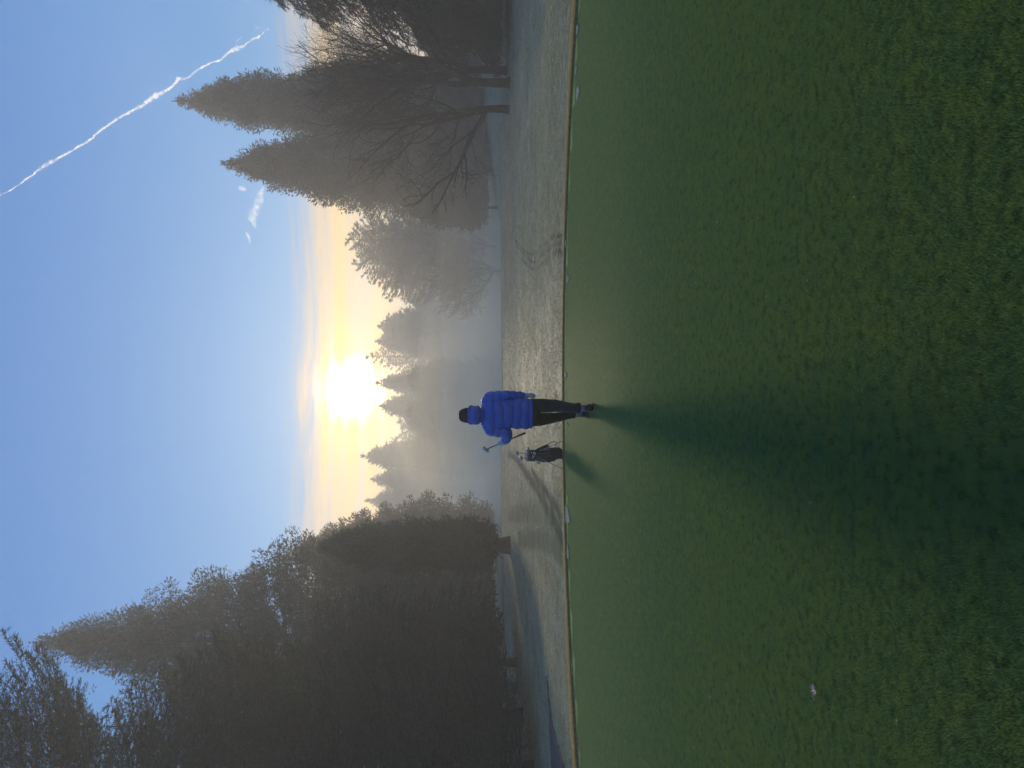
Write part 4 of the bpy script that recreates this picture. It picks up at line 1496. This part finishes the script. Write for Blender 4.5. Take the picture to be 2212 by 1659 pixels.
# ----------------------------------------------------------------- fallen leaf and scraps
M_LEAF = mat("dry_maple_leaf", (0.50, 0.33, 0.25), 0.7, 0.3, var=0.35, vscale=50, bump=0.4, bscale=90)
M_LEAFPALE = mat("pale_leaf_underside", (0.55, 0.47, 0.45), 0.6, 0.3)
lp = green_pt(1762, 1492, 0.012)
leaf = empty("maple_leaf", lp)
tag(leaf, "curled dry maple leaf lying alone on the green", "leaf")
outl = [(0, -0.5), (0.12, -0.30), (0.42, -0.42), (0.34, -0.16), (0.62, 0.02), (0.36, 0.12), (0.44, 0.36), (0.20, 0.26), (0.16, 0.55), (0.0, 0.80), (-0.14, 0.55), (-0.20, 0.26), (-0.46, 0.38), (-0.36, 0.12), (-0.64, 0.0), (-0.34, -0.16), (-0.40, -0.42), (-0.12, -0.30)]
sc_ = 0.050
vs = [Vector((0, 0, 0.006))]
for x, y in outl:
    r2 = x * x + y * y
    vs.append(Vector((y * sc_ * 0.8, x * sc_ * 1.1 + 0.004, 0.004 + sc_ * (0.30 * r2 if y > 0.1 else 0.42 * r2))))
m_ = len(outl)
vs2 = vs + [v - Vector((0, 0, 0.0012)) for v in vs]
fs = [(0, 1 + k, 1 + (k + 1) % m_) for k in range(m_)]
fs += [tuple(reversed([q_ + m_ + 1 for q_ in f])) for f in fs]
fs += [(1 + k, 1 + (k + 1) % m_, m_ + 2 + (k + 1) % m_, m_ + 2 + k) for k in range(m_)]
py_mesh("blade", vs2, fs, M_LEAF, leaf, smooth=False)
for a_, l_ in ((0.0, 0.9), (0.55, 0.75), (-0.55, 0.75), (1.3, 0.7), (-1.3, 0.7)):
    g = Geo()
    p1 = Vector((math.cos(a_) * l_ * sc_ * 0.7, math.sin(a_) * l_ * sc_, 0.010 + 0.012 * l_ * l_))
    g.add(*loft([Vector((0, 0.004, 0.008)), p1 * 0.5 + Vector((0, 0.004, 0.002)), p1], [0.0014, 0.0011, 0.0006], n=6))
    g.build("vein", M_LEAFPALE, leaf)
g = Geo()
g.add(*loft(curve_pts([(-0.012, 0.004, 0.008), (-0.03, 0.002, 0.014), (-0.045, -0.008, 0.006)], 8), [0.0012] * 8, n=6))
g.build("stalk", M_LEAFPALE, leaf)

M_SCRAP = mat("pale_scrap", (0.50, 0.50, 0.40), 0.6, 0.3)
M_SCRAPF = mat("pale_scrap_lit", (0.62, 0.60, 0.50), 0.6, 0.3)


def scrap_mesh(seed, sz):
    R_ = random.Random(seed)
    k = 7
    top = [Vector((math.cos(6.283 * i / k) * sz * R_.uniform(0.5, 1.0), math.sin(6.283 * i / k) * sz * R_.uniform(0.3, 0.8), sz * R_.uniform(0.1, 0.9))) for i in range(k)]
    vs = [Vector((0, 0, sz * 0.8))] + top + [p - Vector((0, 0, sz * 0.25)) for p in top]
    fs = [(0, 1 + i, 1 + (i + 1) % k) for i in range(k)] + [(1 + i, 1 + k + i, 1 + k + (i + 1) % k, 1 + (i + 1) % k) for i in range(k)] + [tuple(range(2 * k, k, -1))]
    return vs, fs


green_scraps = [(1342, 467), (1387, 618), (1384, 545), (1471, 470), (1498, 578), (1504, 610), (1550, 480), (1638, 471), (1656, 640), (1745, 606), (1846, 425), (1600, 742),
                (1313, 958), (1372, 1040), (1354, 1103), (1384, 1148), (1524, 1011), (1522, 1072), (1573, 1104), (1752, 1085), (1346, 1210), (1466, 1348), (1493, 1367),
                (1535, 1506), (1500, 1614), (1700, 1650), (1938, 1556), (1300, 1330), (1260, 560), (1250, 700)]
first = None
for i, (X, Y) in enumerate(green_scraps):
    p = green_pt(X, Y, 0.012)
    if first is None:
        v_, f_ = scrap_mesh(4, 1.0)
        first = py_mesh("leaf_scrap", v_, f_, M_SCRAP, smooth=False)
        o = first
    else:
        o = first.copy()
        link(o)
    o.location = p
    s_ = 0.0035 + 0.0009 * p.y * random.Random(i).uniform(0.6, 1.2)
    o.scale = (s_, s_, s_)
    o.rotation_euler = (0, 0, random.Random(i).uniform(0, 6.28))
    tag(o, "tiny pale scrap of leaf lying on the mown green", "leaf scrap", "pale leaf scraps scattered on the green")
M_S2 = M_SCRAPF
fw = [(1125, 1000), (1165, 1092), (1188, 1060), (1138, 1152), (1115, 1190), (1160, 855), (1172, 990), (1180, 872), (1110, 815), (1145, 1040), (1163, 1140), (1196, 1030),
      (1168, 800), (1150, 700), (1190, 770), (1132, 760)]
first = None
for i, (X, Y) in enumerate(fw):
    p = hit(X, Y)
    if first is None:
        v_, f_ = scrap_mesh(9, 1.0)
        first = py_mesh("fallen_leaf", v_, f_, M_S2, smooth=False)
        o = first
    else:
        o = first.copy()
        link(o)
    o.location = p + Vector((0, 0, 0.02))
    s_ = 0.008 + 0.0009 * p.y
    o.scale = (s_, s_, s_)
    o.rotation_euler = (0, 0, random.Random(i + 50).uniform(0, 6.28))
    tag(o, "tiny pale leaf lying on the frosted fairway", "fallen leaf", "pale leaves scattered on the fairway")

# ----------------------------------------------------------------- contrail and wisps of cloud
M_CLOUD = bpy.data.materials.new("cloud_vapour")
M_CLOUD.use_nodes = True
t = NT(M_CLOUD.node_tree)
t.n.remove(t.n["Principled BSDF"])
cpos = t.node("ShaderNodeNewGeometry").outputs["Position"]
lw = t.node("ShaderNodeLayerWeight")
lw.inputs[0].default_value = 0.5
facing = t.m('SUBTRACT', 1.0, lw.outputs["Facing"])
no = t.step(t.noise(cpos, 0.10, 5, 0.65), 0.36, 0.66)
ai = t.node('ShaderNodeObjectInfo').outputs['Alpha']
alpha = t.m('MULTIPLY', t.m('POWER', facing, 2.6), t.m('MULTIPLY', ai, t.m('MULTIPLY_ADD', no, 0.85, 0.08, clamp=True)), clamp=True)
dfs = t.node("ShaderNodeBsdfDiffuse")
dfs.inputs[0].default_value = (0.95, 0.95, 0.95, 1)
tl = t.node("ShaderNodeBsdfTranslucent")
tl.inputs[0].default_value = (0.95, 0.95, 0.95, 1)
m1 = t.node("ShaderNodeMixShader")
m1.inputs[0].default_value = 0.75
t.link(dfs.outputs[0], m1.inputs[1])
t.link(tl.outputs[0], m1.inputs[2])
tp = t.node("ShaderNodeBsdfTransparent")
m2 = t.node("ShaderNodeMixShader")
t.link(alpha, m2.inputs[0])
t.link(tp.outputs[0], m2.inputs[1])
t.link(m1.outputs[0], m2.inputs[2])
t.link(m2.outputs[0], t.n["Material Output"].inputs[0])


def vapour(name, pix, D, w_px, seed, label, cat, n=200, kind=None, group=None):
    R_ = random.Random(seed)
    pts = curve_pts([at(x, y, D) for x, y, *_ in pix], n)
    wid = curve_pts([Vector((p[2] if len(p) > 2 else w_px, 0, 0)) for p in pix], n)
    jx = jz = 0.0
    path, rads = [], []
    k_ = D / 1668.0
    for i, p in enumerate(pts):
        jx = jx * 0.75 + R_.gauss(0, 0.6)
        jz = jz * 0.75 + R_.gauss(0, 0.6)
        path.append(p + Vector((jx, 0, jz)) * k_ * 0.8)
        e = min(1, 6 * i / n + 0.05, 6 * (n - 1 - i) / n + 0.05)
        rads.append(wid[i].x * k_ * 0.52 * R_.uniform(0.65, 1.4) * e)
    v, f = loft(path, rads, n=12, ref=(0, 1, 0), mod=lambda i, a: 0.8 + 0.4 * random.Random(i * 31 + int(a * 9)).random())
    c = path[n // 2]
    o = py_mesh(name, [p - c for p in v], f, M_CLOUD, loc=c)
    o.color = (1, 1, 1, 0.55 if cat == 'contrail' else 0.34)
    tag(o, label, cat, group, kind)
    return o


trail = [(-25, 440, 8), (0, 422, 8), (35, 403, 7), (70, 378, 6), (104, 354, 9), (146, 330, 6), (194, 302, 6), (222, 278, 6), (257, 255, 6), (305, 229, 8),
         (333, 210, 12), (368, 189, 7), (385, 172, 8), (406, 168, 5), (420, 156, 6), (448, 139, 5), (479, 127, 5), (500, 109, 9), (515, 104, 11), (531, 95, 4),
         (542, 85, 5), (557, 80, 8), (563, 75, 3), (575, 66, 4), (587, 62, 3)]
vapour("contrail", trail, 1500, 6, 4, "long thin ragged white contrail slanting across the blue sky", "contrail", n=420)
vapour("cloud_wisp", [(505, 96, 2), (515, 88, 3), (527, 78, 2)], 1500, 4, 5, "small white streak beside the contrail's lower end", "cloud", n=30)
vapour("cloud_wisp", [(551, 62, 2), (555, 58, 4), (557, 61, 4), (560, 58, 2)], 1500, 4, 6, "tiny curl of cloud off the contrail's lower end", "cloud", n=24)
vapour("cloud_wisp", [(572, 402, 8), (560, 425, 20), (553, 450, 16), (546, 470, 24), (553, 496, 8)], 1500, 6, 7, "largest soft wisp of cloud beside the shorter sequoia's tip", "cloud", n=60)
vapour("cloud_wisp", [(516, 402, 5), (524, 408, 12), (532, 412, 4)], 1500, 6, 8, "small faint wisp of cloud nearest the shorter sequoia's tip", "cloud", n=24)
vapour("cloud_wisp", [(530, 500, 5), (537, 512, 8), (541, 525, 3)], 1500, 6, 9, "faint wisp of cloud farthest from the shorter sequoia", "cloud", n=24)

# ----------------------------------------------------------------- haze
HZ = bpy.data.materials.new("haze")
HZ.use_nodes = True
t = NT(HZ.node_tree)
t.n.remove(t.n["Principled BSDF"])
pv = t.node("ShaderNodeVolumePrincipled")
pv.inputs["Color"].default_value = (0.92, 0.95, 0.98, 1)
pv.inputs["Density"].default_value = 0.0021
pv.inputs["Anisotropy"].default_value = 0.3
t.link(pv.outputs[0], t.n["Material Output"].inputs["Volume"])


def box(name, lo, hi, m_):
    v = [(x, y, z) for z in (lo[2], hi[2]) for y in (lo[1], hi[1]) for x in (lo[0], hi[0])]
    f = [(0, 2, 3, 1), (4, 5, 7, 6), (0, 1, 5, 4), (2, 6, 7, 3), (0, 4, 6, 2), (1, 3, 7, 5)]
    return py_mesh(name, v, f, m_, smooth=False)


hz = box("haze", (-405, -65, -5.0), (405, 525, 33.0), HZ)
tag(hz, kind="stuff")

def mist_mat(dens):
    M = bpy.data.materials.new("mist")
    M.use_nodes = True
    t = NT(M.node_tree)
    t.n.remove(t.n["Principled BSDF"])
    pv = t.node("ShaderNodeVolumePrincipled")
    pv.inputs["Color"].default_value = (1.0, 0.94, 0.74, 1)
    pv.inputs["Density"].default_value = dens
    pv.inputs["Anisotropy"].default_value = 0.32
    t.link(pv.outputs[0], t.n["Material Output"].inputs["Volume"])
    return M


# a bank of mist lying in the dip, thinning upward in nested layers
for h_, dens, gx, gy, cy in ((2.2, 0.0028, 70, 74, 130), (3.2, 0.0024, 73, 72, 129), (4.3, 0.0020, 76, 71, 128), (5.5, 0.0050, 74, 70, 126), (8.5, 0.0040, 78, 73, 126), (12.0, 0.0016, 82, 76, 126), (16.0, 0.0009, 86, 79, 126), (21.0, 0.0006, 90, 82, 126)):
    g = Geo()
    g.add(*blob((0, 0, 0), (gx, gy, h_ + 3.0), 96, 40, mod=lambda d: 1 + 0.13 * math.sin(5 * d.x + h_) * math.sin(4 * d.y + 2 * h_) + 0.09 * math.sin(13 * d.x + 3 * h_) * math.cos(9 * d.y + h_) + 0.05 * math.sin(27 * d.x + 5 * h_) * math.sin(21 * d.y)))
    o = g.build("mist", mist_mat(dens), loc=(4, cy, -3.0))
    tag(o, kind="stuff")
